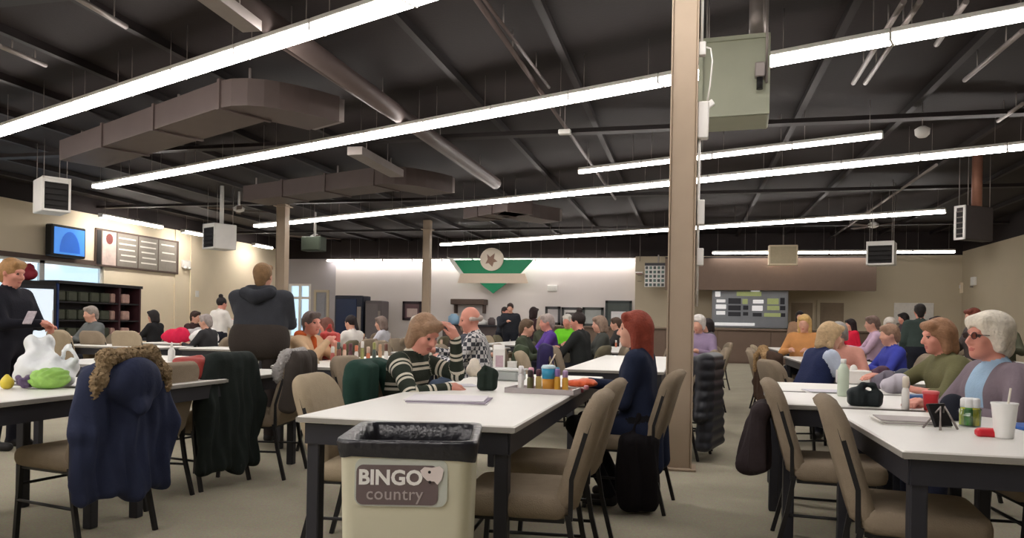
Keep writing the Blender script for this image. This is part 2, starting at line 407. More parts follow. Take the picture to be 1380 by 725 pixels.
# wiring on the big post
t = thing('wall_conduit', 'white electrical conduit with boxes running down the big taupe post', 'conduit', (pp.x + .13, pp.y - .02, 0))
MB().tube([(0, 0, ZC - .02), (0, 0, 3.45)], .012).build('upper_pipe', M_wmetal, t)
MB().box((.005, 0, 3.40), (.028, .03, .055), ch=.006).build('junction_box', M_wmetal, t)
MB().tube([(.02, 0, 3.42), (.07, 0, 3.40), (.085, -.01, 3.30), (.07, -.01, 3.1), (.05, 0, 2.97)], .007, 6).build('cable', M_wmetal, t)
MB().box((.02, 0, 2.82), (.045, .04, .15), ch=.01).build('relay_box', M_wmetal, t)
MB().box((.07, 0, 2.95), (.035, .02, .025), rot=Matrix.Rotation(R(-35), 3, 'Y'), ch=.005).build('bracket', M_wmetal, t)
MB().tube([(-.005, 0, 2.7), (-.005, 0, 1.32)], .012).build('lower_pipe', M_wmetal, t)
MB().box((.015, 0, 2.08), (.03, .03, .10), ch=.006).build('socket_box', M_wmetal, t)
MB().box((.015, 0, 1.72), (.028, .03, .07), ch=.006).build('switch_box', M_wmetal, t)

# ------------------------------------------------------------------ strip lights
def fixture_meshes(L, wd, lens):
    h = MB().box((0, 0, .055), (L / 2 - .004, wd * .53, .025), ch=.006)
    l = MB().box((0, 0, 0), (L / 2 - .012, wd / 2, .032), ch=.02)
    r = MB().tube([(0, 0, .08), (0, 0, .55)], .005, 5).mesh('hanger', M_steel)
    e = MB().box((0, 0, .005), (.005, wd / 2 + .004, .04)).mesh('end_cap', M_wmetal)
    return L, h.mesh('housing', M_wmetal), l.mesh('lens', lens), e, r
FX = fixture_meshes(1.22, .20, M_lens); FXT = fixture_meshes(1.22, .07, M_lens2); FXS = fixture_meshes(1.22, .13, M_lens2); FXW = fixture_meshes(1.22, .16, M_lens3)  # long-row lenses widened, the bloom around them put into the shape
def fixture(p, rz, fx, label, group, sx=1.):
    t = thing('strip_light', label, 'strip light', p, rz, group)
    t.scale.x = sx; L, h, l, e, r = fx; link('housing', h, t); link('lens', l, t)
    for s_ in (-1, 1):
        link('end_cap', e, t, (s_ * (L / 2 - .006), 0, 0)); o = link('hanger', r, t, (s_ * L * .36, 0, 0))
        o.scale = (1, 1, 1); dz = ZC - p[2] - .08; o.scale.z = dz / .47; o.location.z = .08 - .08 * dz / .47
ORD = 'first second third fourth fifth sixth seventh eighth ninth tenth eleventh twelfth thirteenth fourteenth fifteenth sixteenth seventeenth eighteenth nineteenth twentieth'.split()
ZLT = 4.05
DR = Vector((.929, -.369, 0)).normalized(); RZ_ROW = math.atan2(DR.y, DR.x)
def row(pa, pb, fx, label, group, extl=0, extr=0):
    p0 = G(*pa, ZLT) - DR * extl; p1 = G(*pb, ZLT) + DR * extr
    mid = (p0 + p1) / 2; L = abs((p1 - p0).dot(DR)); n = max(1, round(L / 1.22))
    ang = math.atan2(p1.y - p0.y, p1.x - p0.x)
    d = (p1 - p0).normalized(); st = (p1 - p0).length / n
    for i in range(n): fixture(p0 + d * st * (i + .5), ang, fx, ORD[i] + label, group, st / 1.22)
row((0, 178), (550, 0), FX, ' strip light from the left in the diagonal row nearest the camera', 'nearest light row', 3.6, 6.2)
row((130, 252), (1380, 20), FX, ' strip light from the left in the second nearest diagonal row', 'second light row', 0, 2.6)
row((345, 305), (1380, 198), FX, ' strip light from the left in the third nearest long diagonal row', 'third light row', 0, 1.0)
row((595, 330), (1275, 285), FX, ' strip light from the left in the farthest diagonal row', 'farthest light row')
row((780, 232), (1190, 183), FXT, ' thin strip light from the left in the short thin row by the post', 'thin light row')
# rows added out of view to light what faces the camera
q0 = G(0, 178, ZLT); q1 = G(550, 0, ZLT); dd = (q1 - q0).normalized(); nn = Vector((dd.y, -dd.x, 0)); nn = nn if nn.y < 0 else -nn
for j, nm in enumerate(('row above the viewer', 'row behind the viewer', 'second row behind the viewer', 'rearmost row')):
    for i in range(j, 14): fixture(q0 + nn * (4.9 + 2.8 * j) + dd * (1.22 * (i - 2)), math.atan2(dd.y, dd.x), FX, ORD[i] + ' added strip light from the left in the unseen ' + nm, nm)
for i in range(6):
    p = ONA(980 + i * 36 + 18, 341, 25.85); q = ONA(998, 341, 25.85)
    fixture((q.x + i * 1.225 - .3, 25.85, q.z), 0, FXS, ORD[i] + ' strip light from the left in front of the brown bulkhead', 'bulkhead lights')
p0, p1 = ONA(440, 352, A1 - .25), ONA(856, 352, A1 - .25); n = 10
for i in range(n):
    f = (i + .5) / n; fixture((p0.x + (p1.x - p0.x) * f, A1 - .25, 3.68), 0, FXS, ORD[i] + ' strip light from the left along the white back wall top', 'back wall lights')
for (xa, ya, xb, yb, lab) in ((135, 281, 218, 295, 'strip light high on the left wall above the menu board'), (247, 301, 278, 306, 'strip light high on the left wall beside the white heater'), (336, 318, 371, 325, 'strip light high on the left wall nearest the slim post')):
    p0, p1 = ONB(xa, ya, BL + .8), ONB(xb, yb, BL + .8); L = p1.y - p0.y; n = max(1, round(L / 1.22))
    for i in range(n): fixture((BL + .8, p0.y + L * (i + .5) / n, 4.0), math.pi / 2, FXW, (ORD[i] + ' ' if n > 1 else '') + lab, lab.replace('strip light', 'lights') if n > 1 else None)
t = thing('spot_lamp', 'small white spot lamp hanging right of the thin strip lights', 'spot lamp', P(1243, 176, 11.2))
MB().lathe([(.06, -.1), (.10, -.06), (.11, .02), (.05, .06)], 14).build('shade', M_wmetal, t)
MB().tube([(0, 0, .05), (0, 0, ZC - t.location.z)], .008, 6).build('stem', M_steel, t)
t = thing('exit_lamp', 'small white box lamp under the ceiling left of the big post', 'lamp', P(761, 178, 11))
MB().box((0, 0, 0), (.09, .05, .035), ch=.01).build('body', M_wmetal, t); MB().tube([(0, 0, .03), (0, 0, ZC - t.location.z)], .006, 6).build('stem', M_steel, t)

# ------------------------------------------------------------------ ducts and pipes
def sweep(mb, pts, wd, h, m=0):
    pts = [Vector(p) for p in pts]; V = []; F = []
    for i, p in enumerate(pts):
        t = (pts[min(i + 1, len(pts) - 1)] - pts[max(i - 1, 0)]); t.z = 0; t.normalize(); s_ = Vector((t.y, -t.x, 0))
        for x, z in ((-1, -1), (1, -1), (1, 1), (-1, 1)): V.append(p + s_ * (x * wd / 2) + Vector((0, 0, z * h / 2)))
    for i in range(len(pts) - 1):
        for q in range(4): F.append((i * 4 + q, i * 4 + (q + 1) % 4, (i + 1) * 4 + (q + 1) % 4, (i + 1) * 4 + q))
    F.append((3, 2, 1, 0)); o = 4 * (len(pts) - 1); F.append((o, o + 1, o + 2, o + 3))
    return mb.add(V, F, m)
def bez(p0, p1, p2, n=8): return [p0 * (1 - t) ** 2 + p1 * 2 * t * (1 - t) + p2 * t * t for t in [i / n for i in range(n + 1)]]
def branch(pa, pb, pe, label, wd=.75, h=.36, zb=3.98):
    p0, p1, p2 = [G(*q, zb) for q in (pa, pb, pe)]
    u = (p1 - p0).normalized(); corner = p1 + u * (p2 - p1).dot(u)
    path = [p0, p0 + (p1 - p0) * .33, p0 + (p1 - p0) * .66] + bez(p1, corner, p2)
    up = Vector((0, 0, h / 2)); t = thing('air_duct', label, 'duct', p0)
    loc = [q - p0 + up for q in path]
    sweep(MB(), loc, wd, h).build('duct_body', M_ductp, t)
    for k in (1, 2, 3):
        q = loc[k]; sweep(MB(), [q - u * .03, q + u * .03], wd + .05, h + .05).build('joint_flange', M_ductp, t)
    e = loc[-1]; dv = (loc[-1] - loc[-2]).normalized()
    sweep(MB(), [e, e + dv * .10], wd * .95, h * .9).build('outlet_collar', M_steel, t)
    for k in (0, 2, 4): MB().box((loc[k].x, loc[k].y, (ZC - zb + h) / 2), (.015, .015, (ZC - zb - h) / 2)).build('hanger', M_steel, t)
    return t
branch((110, 221), (330, 154), (436, 170), 'big painted air duct curving at its end under the nearest light row')
branch((345, 274), (520, 253), (592, 262), 'painted air duct curving at its end left of the green sign')
branch((640, 297), (700, 286), (742, 300), 'short painted air duct bend above the green sign')
def along(pa, pb, z, r, name, label, m, rect=None, ext=0):
    p0, p1 = G(*pa, z), G(*pb, z); d = (p1 - p0).normalized(); p1 = p1 + d * ext
    t = thing(name, label, 'pipe' if rect is None else 'duct', p0)
    if rect: sweep(MB(), [Vector((0, 0, 0)), p1 - p0], *rect).build('body', m, t)
    else: MB().tube([(0, 0, 0), p1 - p0], r, 10).build('body', m, t)
    L = (p1 - p0).length; n = max(2, int(L / 2.4))
    for i in range(n): q = (p1 - p0) * ((i + .5) / n); MB().tube([q, (q.x, q.y, ZC - z)], .008, 5).build('hanger', M_steel, t)
along((300, -15), (668, 247), 4.25, .13, 'round_duct', 'round galvanised duct running to the back beneath the ceiling, left of centre', M_ductp)
along((365, 52), (530, 160), 4.3, .035, 'sprinkler_pipe', 'thin pipe beside the round galvanised duct', M_ductp)
along((262, -22), (340, 36), 3.98, 0, 'metal_trough', 'short pale metal trough above the nearest light row', M_steel, (.2, .1))
along((478, 203), (535, 234), 4.1, 0, 'supply_duct', 'flat metal duct leading to the air duct left of the green sign', M_steel, (.28, .14))
along((640, -4), (775, 190), 4.35, .03, 'sprinkler_pipe', 'sprinkler pipe crossing the ceiling above the middle of the second light row', M_ductp, None, 6)
along((650, -4), (740, 118), 4.37, .02, 'conduit_pipe', 'thin conduit right beside the sprinkler pipe above the second light row', M_ductp)
for i, (x0, y0, x1, y1, lab) in enumerate(((1218, 2, 1150, 112, 'leftmost of the thin pipes on the ceiling right of the big heater'), (1240, 2, 1166, 112, 'second thin pipe on the ceiling right of the big heater'),
        (1302, 2, 1262, 60, 'short thin pipe at the top right of the ceiling'), (1378, 42, 1300, 108, 'thin pipe slanting under the second light row at the far right'), (1378, 140, 1345, 163, 'short thin pipe at the right edge above the third light row'),
        (1262, 222, 1118, 322, 'long pipe descending between the third and farthest light rows'), (100, -5, 170, 36, 'pale pipe at the top left corner of the ceiling'), (0, 62, 62, 88, 'pale pipe at the left edge of the ceiling'))):
    along((x0, y0), (x1, y1), 4.36, .03, 'conduit_pipe', lab, M_steel)

# ------------------------------------------------------------------ unit heaters
def heater(name, px, py, wpx, hpx, depth, face, label, m, dm, dep=.5, flue=None, louv=6, fm=None):
    p = P(px, py, depth); wd, h = wpx * depth / 1000, hpx * depth / 1000
    t = thing(name, label, 'heater', (p.x, p.y, p.z), rz_of(face - 180))
    MB().box((0, dep / 2, 0), (wd / 2, dep / 2, h / 2), ch=.015).build('casing', m, t)
    fr = MB()
    for s_ in (-1, 1): fr.box((s_ * (wd / 2 - .02), -.012, 0), (.02, .012, h / 2)); fr.box((0, -.012, s_ * (h / 2 - .02)), (wd / 2, .012, .02))
    fr.build('front_frame', fm or m, t)
    for i in range(louv):
        z = -h / 2 + .06 + (h - .12) * (i + .5) / louv
        MB().box((0, -.01, z), (wd / 2 - .045, .02, .006), rot=Matrix.Rotation(R(35), 3, 'X')).build('louver', dm, t)
    for sx in (-1, 1):
        for y in (.08, dep - .08): MB().tube([(sx * wd * .4, y, h / 2), (sx * wd * .4, y, ZC - p.z)], .007, 5).build('hanger_rod', M_steel, t)
    if louv: MB().box((0, -.006, -h * .08), (wd / 2 - .04, .005, h * .40)).build('recess_shade', M_louv, t)  # flat dark sheet, shade behind the louvers put into its colour
    if flue: MB().tube([(wd * flue[0], dep / 2, h / 2), (wd * flue[0], dep / 2, ZC - p.z)], flue[1], 12).build('flue_pipe', flue[2], t)
    return t, wd, h
t, wd, h = heater('unit_heater', 989, 103, 92, 108, 7.15, 184, 'large olive-grey unit heater hanging beside the big taupe post', M_greymetal, M_greymetal, .55, (.32, .08, M_steel), 0)
MB().box((0, -.02, -h / 2 + .03), (wd / 2, .01, .03)).build('bottom_lip', M_greymetal, t)
MB().box((wd * .36, -.05, .02), (.045, .05, .07), ch=.01).build('gas_valve', M_steel, t)
MB().tube([(wd * .36, -.06, -.05), (wd * .36, -.06, -.16)], .03, 10).build('knob', M_black, t)
MB().tube([(wd * .45, -.05, -.1), (wd * .45, -.05, ZC - t.location.z - .02)], .012, 8).build('gas_pipe', M_steel, t)
heater('unit_heater', 76, 262, 34, 46, 14.5, 122, 'white unit heater hanging in the left corner above the television', M_wmetal, M_black, .72, None, 5)
heater('unit_heater', 282, 318, 30, 34, 19, 205, 'white unit heater hanging above the people on the left, near the ceiling fan', M_wmetal, M_black, .6, (.1, .05, M_wmetal), 5)
heater('unit_heater', 1294, 300, 16, 46, 14, 235, 'dark unit heater with white front and copper flue near the right wall', mat('heater_dark', (70, 64, 64), .5), M_steel, .75, (.2, .09, mat('copper_flue', (150, 106, 88), .45, metal=.3)), 5, M_wmetal)
heater('unit_heater', 1186, 341, 34, 32, 17, 200, 'small pale unit heater hanging at the right end of the bulkhead lights', M_wmetal, M_black, .5, None, 4)
t = thing('wall_speaker', 'beige box hanging in front of the brown bulkhead', 'speaker', ONA(1055, 344, 25.6))
MB().box((0, 0, 0), (.45, .12, .33), ch=.02).build('cabinet', M_beige, t); MB().box((0, -.125, 0), (.4, .008, .28), ch=.004).build('grille', mat('speaker_grille', (190, 178, 150), .8), t)
MB().tube([(0, 0, .3), (0, 0, ZC - t.location.z)], .012, 6).build('bracket', M_steel, t)
t = thing('hanging_speaker', 'dark green box hanging behind the slim beige post', 'speaker', P(423, 329, 22))
MB().box((0, 0, 0), (.31, .2, .21), ch=.02).build('cabinet', mat('dark_green_box', (50, 58, 48), .6), t)
MB().box((0, -.205, 0), (.28, .006, .18), ch=.004).build('grille', mat('dark_green_grille', (58, 66, 54), .8), t)
MB().tube([(0, 0, .2), (0, 0, ZC - t.location.z)], .012, 6).build('bracket', M_steel, t)
def fan(px, py, d, label):
    p = P(px, py, d); t = thing('ceiling_fan', label, 'ceiling fan', p)
    MB().tube([(0, 0, 0), (0, 0, ZC - p.z)], .03, 8).build('downrod', M_wmetal, t)
    MB().lathe([(.05, -.16), (.14, -.12), (.16, -.05), (.06, .02)], 16).build('motor', M_wmetal, t)
    for k in range(4):
        a = R(35 + 90 * k); rt = Matrix.Rotation(a, 3, 'Z') @ Matrix.Rotation(R(10), 3, 'X')
        c = rt @ Vector((.46, 0, 0)); MB().box((c.x, c.y, c.z - .1), (.33, .065, .006), rot=rt).build('blade', M_dkbrown, t)
fan(322, 278, 20, 'ceiling fan with white downrod left of the slim beige post')
fan(425, 316, 23.5, 'ceiling fan with white downrod in front of the dark green box')
fan(1177, 300, 22, 'ceiling fan with white downrod below the farthest light row')
# ------------------------------------------------------------------ lettering helper
def text_mesh(s, size, ext=.002, bold=0., space=1.):
    cu = bpy.data.curves.new('lettering', 'FONT'); cu.body = s; cu.size = size; cu.extrude = ext; cu.offset = bold; cu.align_x = 'CENTER'; cu.align_y = 'CENTER'; cu.space_character = space; cu.resolution_u = 3
    o = bpy.data.objects.new('lettering_tmp', cu); C.objects.link(o)
    dg = bpy.context.evaluated_depsgraph_get(); dg.update()
    me = bpy.data.meshes.new_from_object(o.evaluated_get(dg)); bpy.data.objects.remove(o); bpy.data.curves.remove(cu)
    for p in me.polygons: p.use_smooth = False
    return me
# ------------------------------------------------------------------ on the left wall
def wallB(name, label, cat, x0, y0, x1, y1, off=.03):
    p0, p1 = ONB(x0, y0, BL + off), ONB(x1, y1, BL + off)
    c = (p0 + p1) / 2; L = abs(p1.y - p0.y); h = abs(p1.z - p0.z)
    return thing(name, label, cat, c, R(90)), L, h            # local x runs along the wall, local -y faces the room
t, L, h = wallB('television', 'television with bright blue screen on the left wall', 'television', 66, 310, 112, 341, .22)
h = .86
MB().box((0, .02, 0), (L / 2, .12, h / 2), ch=.03).build('casing', M_black, t)
MB().box((0, -.105, 0), (L / 2 - .07, .012, h / 2 - .07), ch=.005).build('screen', mat('blue_screen', (70, 140, 225), .3, .25, 1.2, emit=.75, emrgb=(70, 140, 230)), t)
MB().prism([(.30 * L * math.cos(R(a)), -.36 * h + .68 * h * math.sin(R(a))) for a in range(0, 181, 15)], -.118, -.120, lambda u, v, d: (u, d, v)).build('picture', mat('blue_picture', (40, 104, 200), .3, .2, 2, emit=.55, emrgb=(40, 105, 205)), t)
MB().box((0, .16, 0), (.1, .05, .1)).build('bracket', M_black, t)
t, L, h = wallB('menu_board', 'long grey menu board with pale rows of lettering on the left wall', 'menu board', 128, 333, 240, 347)
h = 1.12
MB().box((0, .0, 0), (L / 2, .03, h / 2), ch=.01).build('backing', M_dkbrown, t)
mg = mat('menu_grey', (138, 132, 124), .6)
MB().box((-L * .47, -.035, 0), (L * .02, .01, h / 2 - .06)).build('dark_strip', M_black, t)
MB().box((-L * .36, -.035, 0), (L * .075, .008, h / 2 - .06)).build('picture_panel', mat('menu_picture', (206, 186, 178), .6, .35, 5), t)
MB().prism([(-L * .36 + .14 * math.cos(R(a)), .28 + .16 * math.sin(R(a))) for a in range(0, 360, 30)], -.044, -.047, lambda u, v, d: (u, d, v)).build('food_picture', mat('menu_food', (120, 62, 58), .6, .3, 9), t)
rnd = random.Random(4)
for k, x0 in enumerate((-.27, -.02, .23)):
    xc = L * (x0 + .115); MB().box((xc, -.035, 0), (L * .118, .008, h / 2 - .06)).build('menu_panel', mg, t)
    lines = MB()
    for j in range(5 if k < 2 else 3):
        z = h / 2 - .2 - j * (.17 if k < 2 else .26)
        lines.box((xc + L * (rnd.random() - .5) * .02, -.045, z), (L * (.10 - .02 * rnd.random()), .003, .022))
    lines.build('lettering_rows', mat('menu_letters', (226, 222, 214), .6), t)
t, L, h = wallB('emergency_lamp', 'small white emergency lamp on the left wall beside the menu board', 'lamp', 245, 351, 256, 361)
MB().box((0, 0, 0), (.2, .05, .13), ch=.02).build('body', M_wmetal, t)
for s_ in (-1, 1): MB().lathe([(.05, -.05), (.07, .0), (.05, .05)], 12, (s_ * .11, -.05, -.13)).build('lamp_head', M_wmetal, t)
t, L, h = wallB('wall_switch', 'small white switch plate low on the left wall', 'switch', 263, 392, 269, 400)
MB().box((0, .01, 0), (.08, .02, .11), ch=.005).build('plate', M_wmetal, t); MB().box((0, -.015, 0), (.02, .01, .04)).build('toggle', M_wmetal, t)
struct('trim_9', slab(BL, BL + .04, ONB(236, 380, BL).y - .05, ONB(236, 380, BL).y + .05, .12, ZL), M_beige)
struct('trim_10', slab(BL, BL + .04, ONB(257, 380, BL).y - .05, ONB(257, 380, BL).y + .05, .12, ZL), M_beige)

# concession stand: fridge, red bag on it, dark shelf cabinet
p = ONB(50, 378, BL + 1.4); t = thing('drinks_fridge', 'glass-door drinks fridge glowing white by the left windows', 'fridge', (p.x, p.y, 0), R(62)); H = p.z
MB().box((0, .38, H / 2), (.42, .36, H / 2), ch=.02).build('cabinet', M_dark, t)
d = MB()
for s_ in (-1, 1): d.box((s_ * .39, 0, H / 2 - .03), (.03, .025, H / 2 - .12))
for z in (.12, H - .14): d.box((0, 0, z), (.42, .025, .03))
dd_ = d.build('door', M_dark, t); MB().tube([(.34, -.05, .8), (.34, -.05, 1.3)], .014).build('handle', M_wmetal, dd_)
MB().box((0, 0, H / 2 - .03), (.36, .006, H / 2 - .17)).build('glass_pane', mat('lit_fridge_glass', (220, 234, 246), .15, .06, 3, emit=.7, emrgb=(225, 238, 250)), dd_)
MB().box((0, -.002, H - .06), (.41, .012, .05)).build('header_panel', M_black, t)
bg_ = soft('bag', [ell((0, 0, .17), (.27, .17, .17), 0), ell((.05, 0, .32), (.14, .1, .1), 0), cap((-.08, 0, .33), (.08, 0, .40), .02)], [mat('crimson_bag', (150, 44, 58), .6, .3, 9)], .02)
bg_.location = (p.x - .3, p.y, H); tag(bg_, 'crimson bag lying on top of the drinks fridge', 'bag')
p0 = G(80, 445, 0); c = ONB(135, 384, BL + 1.2); t = thing('shelf_unit', 'wide black shelf unit against the left wall under the menu board', 'shelf', (BL + 1.2, c.y, 0), R(90)); H = c.z; Lh = (ONB(190, 384, BL + 1.2).y - ONB(80, 384, BL + 1.2).y) / 2
blk = mat('shelf_black', (38, 36, 40), .5)
MB().box((0, .45, H / 2), (Lh, .02, H / 2)).build('back_panel', blk, t)
MB().box((-Lh, .2, H / 2), (.03, .27, H / 2)).build('side_panel', mat('shelf_blue', (40, 66, 128), .5), t)
for x in (Lh, Lh * .45): MB().box((x, .2, H / 2), (.03, .27, H / 2)).build('side_panel', mat('shelf_maroon', (74, 44, 50), .5), t)
for i in range(5): MB().box((0, .2, .08 + (H - .1) * i / 4), (Lh, .25, .02)).build('shelf', blk, t)
MB().box((0, .18, H), (Lh + .04, .3, .04)).build('top', blk, t)
rnd = random.Random(9); sz = (H - .1) / 4
for i in range(4):
    for j in range(7):
        x = -Lh * .85 + j * Lh * 1.7 / 6.5; right = x > Lh * .45
        col = (214, 176, 164) if right else (84, 88, 74); zz = .1 + sz * i
        o = MB().box((0, 0, sz * .28), (.16, .1, sz * .28), ch=.03).build('snack_box', mat('snack_pink' if right else 'snack_dark', col, .6, .3, 9))
        q = t.matrix_basis @ Vector((x, .16, zz)); o.location = q; o.rotation_euler = (0, 0, R(90))
        tag(o, 'pinkish packet on the right end of the black shelf unit' if right else 'dim packet on the black shelf unit', 'packet', 'pink packets on the shelf unit' if right else 'dark packets on the shelf unit')

# ------------------------------------------------------------------ on the back wall
def wallA(name, label, cat, x0, y0, x1, y1, a):
    p0, p1 = ONA(x0, y0, a), ONA(x1, y1, a); c = (p0 + p1) / 2
    return thing(name, label, cat, c), (p1.x - p0.x) / 2, (p0.z - p1.z) / 2
gr = mat('sign_green', (24, 140, 96), .5, .05)
t, hx, hz = wallA('wall_sign', 'green and white chevron wall sign with a round emblem on top', 'sign', 612, 350, 719, 395, A1 - .55)
def sgn(pts, d0, d1, m, nm): return MB().prism([((u - 665.5) / 107 * 2 * hx, (372.5 - v) / 45 * 2 * hz) for u, v in pts][::-1], d0, d1, lambda u, v, d: (u, d, v)).build(nm, m, t)
sgn([(612, 350), (719, 350), (702, 369), (626, 369)], -.06, .0, gr, 'upper_wing')
sgn([(622, 369), (708, 369), (712, 382), (618, 382)], -.08, .0, mat('sign_cream', (226, 208, 190), .6, .05), 'name_band')
sgn([(648, 382), (684, 382), (666, 396)], -.06, .0, gr, 'lower_point')
sgn([(602, 346), (613, 350), (627, 370), (622, 372)], -.03, .0, mat('sign_white', (240, 240, 236), .6), 'white_edge')
e = sgn([(664 + 15.5 * math.cos(R(a)), 350 - 15.5 * math.sin(R(a))) for a in range(0, 360, 15)], -.13, -.02, mat('sign_disc', (232, 222, 206), .6, .04), 'emblem_disc')
sgn([(658, 343), (662, 347), (668, 342), (667, 349), (672, 353), (667, 354), (665, 360), (660, 355), (656, 356), (659, 350)], -.15, -.125, mat('sign_mark', (150, 120, 104), .6), 'emblem_mark')
MB().box((0, .28, 0), (hx * .5, .28, .05)).build('bracket', M_steel, t)
t, hx, hz = wallA('exit_sign', 'small white lamp box on the white back wall', 'lamp', 738, 384, 751, 393, A1 - .06)
MB().box((0, 0, 0), (hx, .06, hz), ch=.02).build('body', M_wmetal, t); MB().box((0, -.065, 0), (hx * .8, .008, hz * .6)).build('face', M_paper, t)
def frame(x0, y0, x1, y1, label, fcol, pcol, a=A1 - .04, name='picture_frame', inner=None):
    t, hx, hz = wallA(name, label, 'picture', x0, y0, x1, y1, a)
    f = MB()
    for s_ in (-1, 1): f.box((s_ * (hx - .05), 0, 0), (.05, .035, hz)); f.box((0, 0, s_ * (hz - .05)), (hx, .035, .05))
    f.build('frame', mat('frame_%d_%d' % (x0, y0), fcol, .5), t)
    MB().box((0, .01, 0), (hx - .06, .015, hz - .06)).build('print', mat('print_%d_%d' % (x0, y0), pcol, .6, .35, 2.5), t)
    if inner: MB().box((0, -.008, inner[1] * hz), (hx * .55, .004, hz * .45)).build('print_block', mat('inner_%d' % x0, inner[0], .6, .2, 4), t)
frame(543, 406, 568, 432, 'dark poster behind the slim post on the white wall', (60, 48, 54), (120, 92, 98), inner=((210, 190, 184), -.2))
frame(735, 413, 755, 438, 'leftmost grey picture frame right of the green sign', (70, 70, 72), (196, 190, 190))
frame(757, 414, 781, 440, 'white-mounted picture second right of the green sign', (70, 70, 72), (232, 230, 226), inner=((96, 92, 90), 0))
frame(785, 414, 813, 440, 'wide grey picture frame third right of the green sign', (72, 76, 74), (176, 180, 178))
frame(816, 405, 851, 442, 'dark-framed opening with a white sheet at the right end of the white wall', (52, 60, 60), (84, 92, 90), inner=((226, 226, 230), -.25))
# awning shelf and its counter
t, hx, hz = wallA('wall_shelf', 'brown wall shelf with jars below the green sign', 'shelf', 610, 403, 655, 411, A1 - .3)
MB().box((0, 0, 0), (hx, .3, hz), ch=.02).build('board', M_dkbrown, t)
for s_ in (-1, 1): MB().box((s_ * hx * .85, .12, -.25), (.03, .17, .2)).build('bracket', M_dkbrown, t)
t, hx, hz = wallA('service_counter', 'dark service counter beneath the brown wall shelf', 'counter', 596, 437, 668, 462, A1 - 1.2)
zt = t.location.z + hz; t.location.z = 0
MB().box((0, .4, zt / 2 - .03), (hx, .35, zt / 2 - .03)).build('body', mat('counter_dark', (84, 74, 74), .6), t); MB().box((0, .38, zt - .03), (hx + .05, .42, .03), ch=.01).build('top', M_dark, t)
for i, (xo, ww, hh, col, nm) in enumerate(((-.75, .22, .42, (150, 186, 214), 'blue water jug'), (-.2, .20, .38, (236, 236, 236), 'white carton'), (.35, .26, .22, (236, 234, 230), 'white tray stack'), (.8, .15, .3, (96, 84, 84), 'dark jar'))):
    o = MB().lathe([(ww * .8, 0), (ww, hh * .1), (ww, hh * .75), (ww * .6, hh * .9), (ww * .55, hh)], 14).build(nm.split()[-1] if i else 'water_jug', mat('svc_%d' % i, col, .4))
    o.location = (t.location.x + xo, t.location.y + .4, zt); tag(o, nm + ' on the dark service counter', nm.split()[-1])
# machines by the entrance
def machine(x0, x1, ytop, a, label, cat, name, body, face, glow=0):
    p0, p1 = ONA(x0, ytop, a), ONA(x1, ytop, a); H = p0.z; t = thing(name, label, cat, ((p0.x + p1.x) / 2, a, 0)); hx = (p1.x - p0.x) / 2
    MB().box((0, .38, H / 2), (hx, .37, H / 2), ch=.03).build('cabinet', body, t)
    MB().box((-hx * .15, -.005, H * .58), (hx * .72, .015, H * .36), ch=.008).build('display', face, t)
    MB().box((hx * .75, -.005, H * .55), (hx * .14, .012, H * .25), ch=.005).build('control_panel', M_steel, t)
    MB().box((0, -.005, H * .1), (hx * .85, .012, H * .05)).build('kick_panel', M_black, t)
machine(451, 489, 398, 26.6, 'dark blue vending machine by the entrance', 'vending machine', 'vending_machine', mat('vend_navy', (34, 40, 58), .4), mat('vend_face', (44, 54, 84), .2))
machine(492, 514, 405, 26.6, 'grey ribbed locker next to the dark blue vending machine', 'locker', 'locker', mat('locker_grey', (104, 98, 100), .5), mat('locker_face', (116, 110, 112), .5))
# number board and prize board behind the counter
t, hx, hz = wallA('flashboard', 'white bingo number board with rows of small dark numbers behind the big post', 'number board', 869, 358, 951, 387, 27.2)
MB().box((0, .05, 0), (hx, .05, hz), ch=.01).build('backing', M_wmetal, t)
cells = MB()
for i in range(15):
    for j in range(5): cells.box((-hx + (i + .5) * 2 * hx / 15, -.006, -hz + (j + .5) * 2 * hz / 5), (hx / 15 * .66, .008, hz / 5 * .66), m=(i * 7 + j * 3) % 2)
o = cells.build('number_cells', [mat('cell_dark', (52, 58, 58), .3), mat('cell_green', (84, 112, 104), .3)], t); o['kind'] = 'stuff'
MB().box((0, .05, hz + .05), (hx, .05, .05)).build('top_rail', M_dark, t)
MB().box((-.6, .3, hz + .1), (.02, .2, .3)).build('bracket', M_steel, t)
t, hx, hz = wallA('game_sign', 'narrow red and white sign at the left end of the number board', 'sign', 857, 352, 867, 387, 27.3)
MB().box((0, .03, 0), (hx, .03, hz), ch=.01).build('panel', mat('game_white', (232, 226, 222), .6), t)
MB().box((0, -.005, hz * .55), (hx * .8, .006, hz * .35)).build('red_block', mat('game_red', (150, 52, 58), .6), t)
for k in range(2): MB().lathe([(hx * .6, -.004), (hx * .6, .004)], 12).build('dot', M_black, t).location = (0, -.006, -hz * (.1 + .45 * k))
for o in t.children[2:]: o.rotation_euler = (R(90), 0, 0)
MB().tube([(0, .03, hz), (0, .03, ZC - t.location.z)], .01, 6).build('hanger', M_steel, t)
t, hx, hz = wallA('prize_board', 'grey electronic prize board with white and green readouts above the counter', 'scoreboard', 960, 389, 1062, 443, 26.3)
MB().box((0, .08, 0), (hx, .08, hz), ch=.02).build('cabinet', mat('board_grey', (136, 138, 142), .5, .06), t)
MB().box((0, -.004, .0), (hx * .94, .008, hz * .86)).build('face', mat('board_face', (136, 140, 146), .45, .12, 4), t)
gtxt = mat('read_green', (158, 168, 112), .5, emit=.25); wtxt = mat('read_white', (240, 240, 240), .5, emit=.35); dtxt = mat('read_dark', (40, 42, 50), .4)
def pxr(x): return (x - 1011) / 51 * hx
def pyr(y): return (416 - y) / 27 * hz
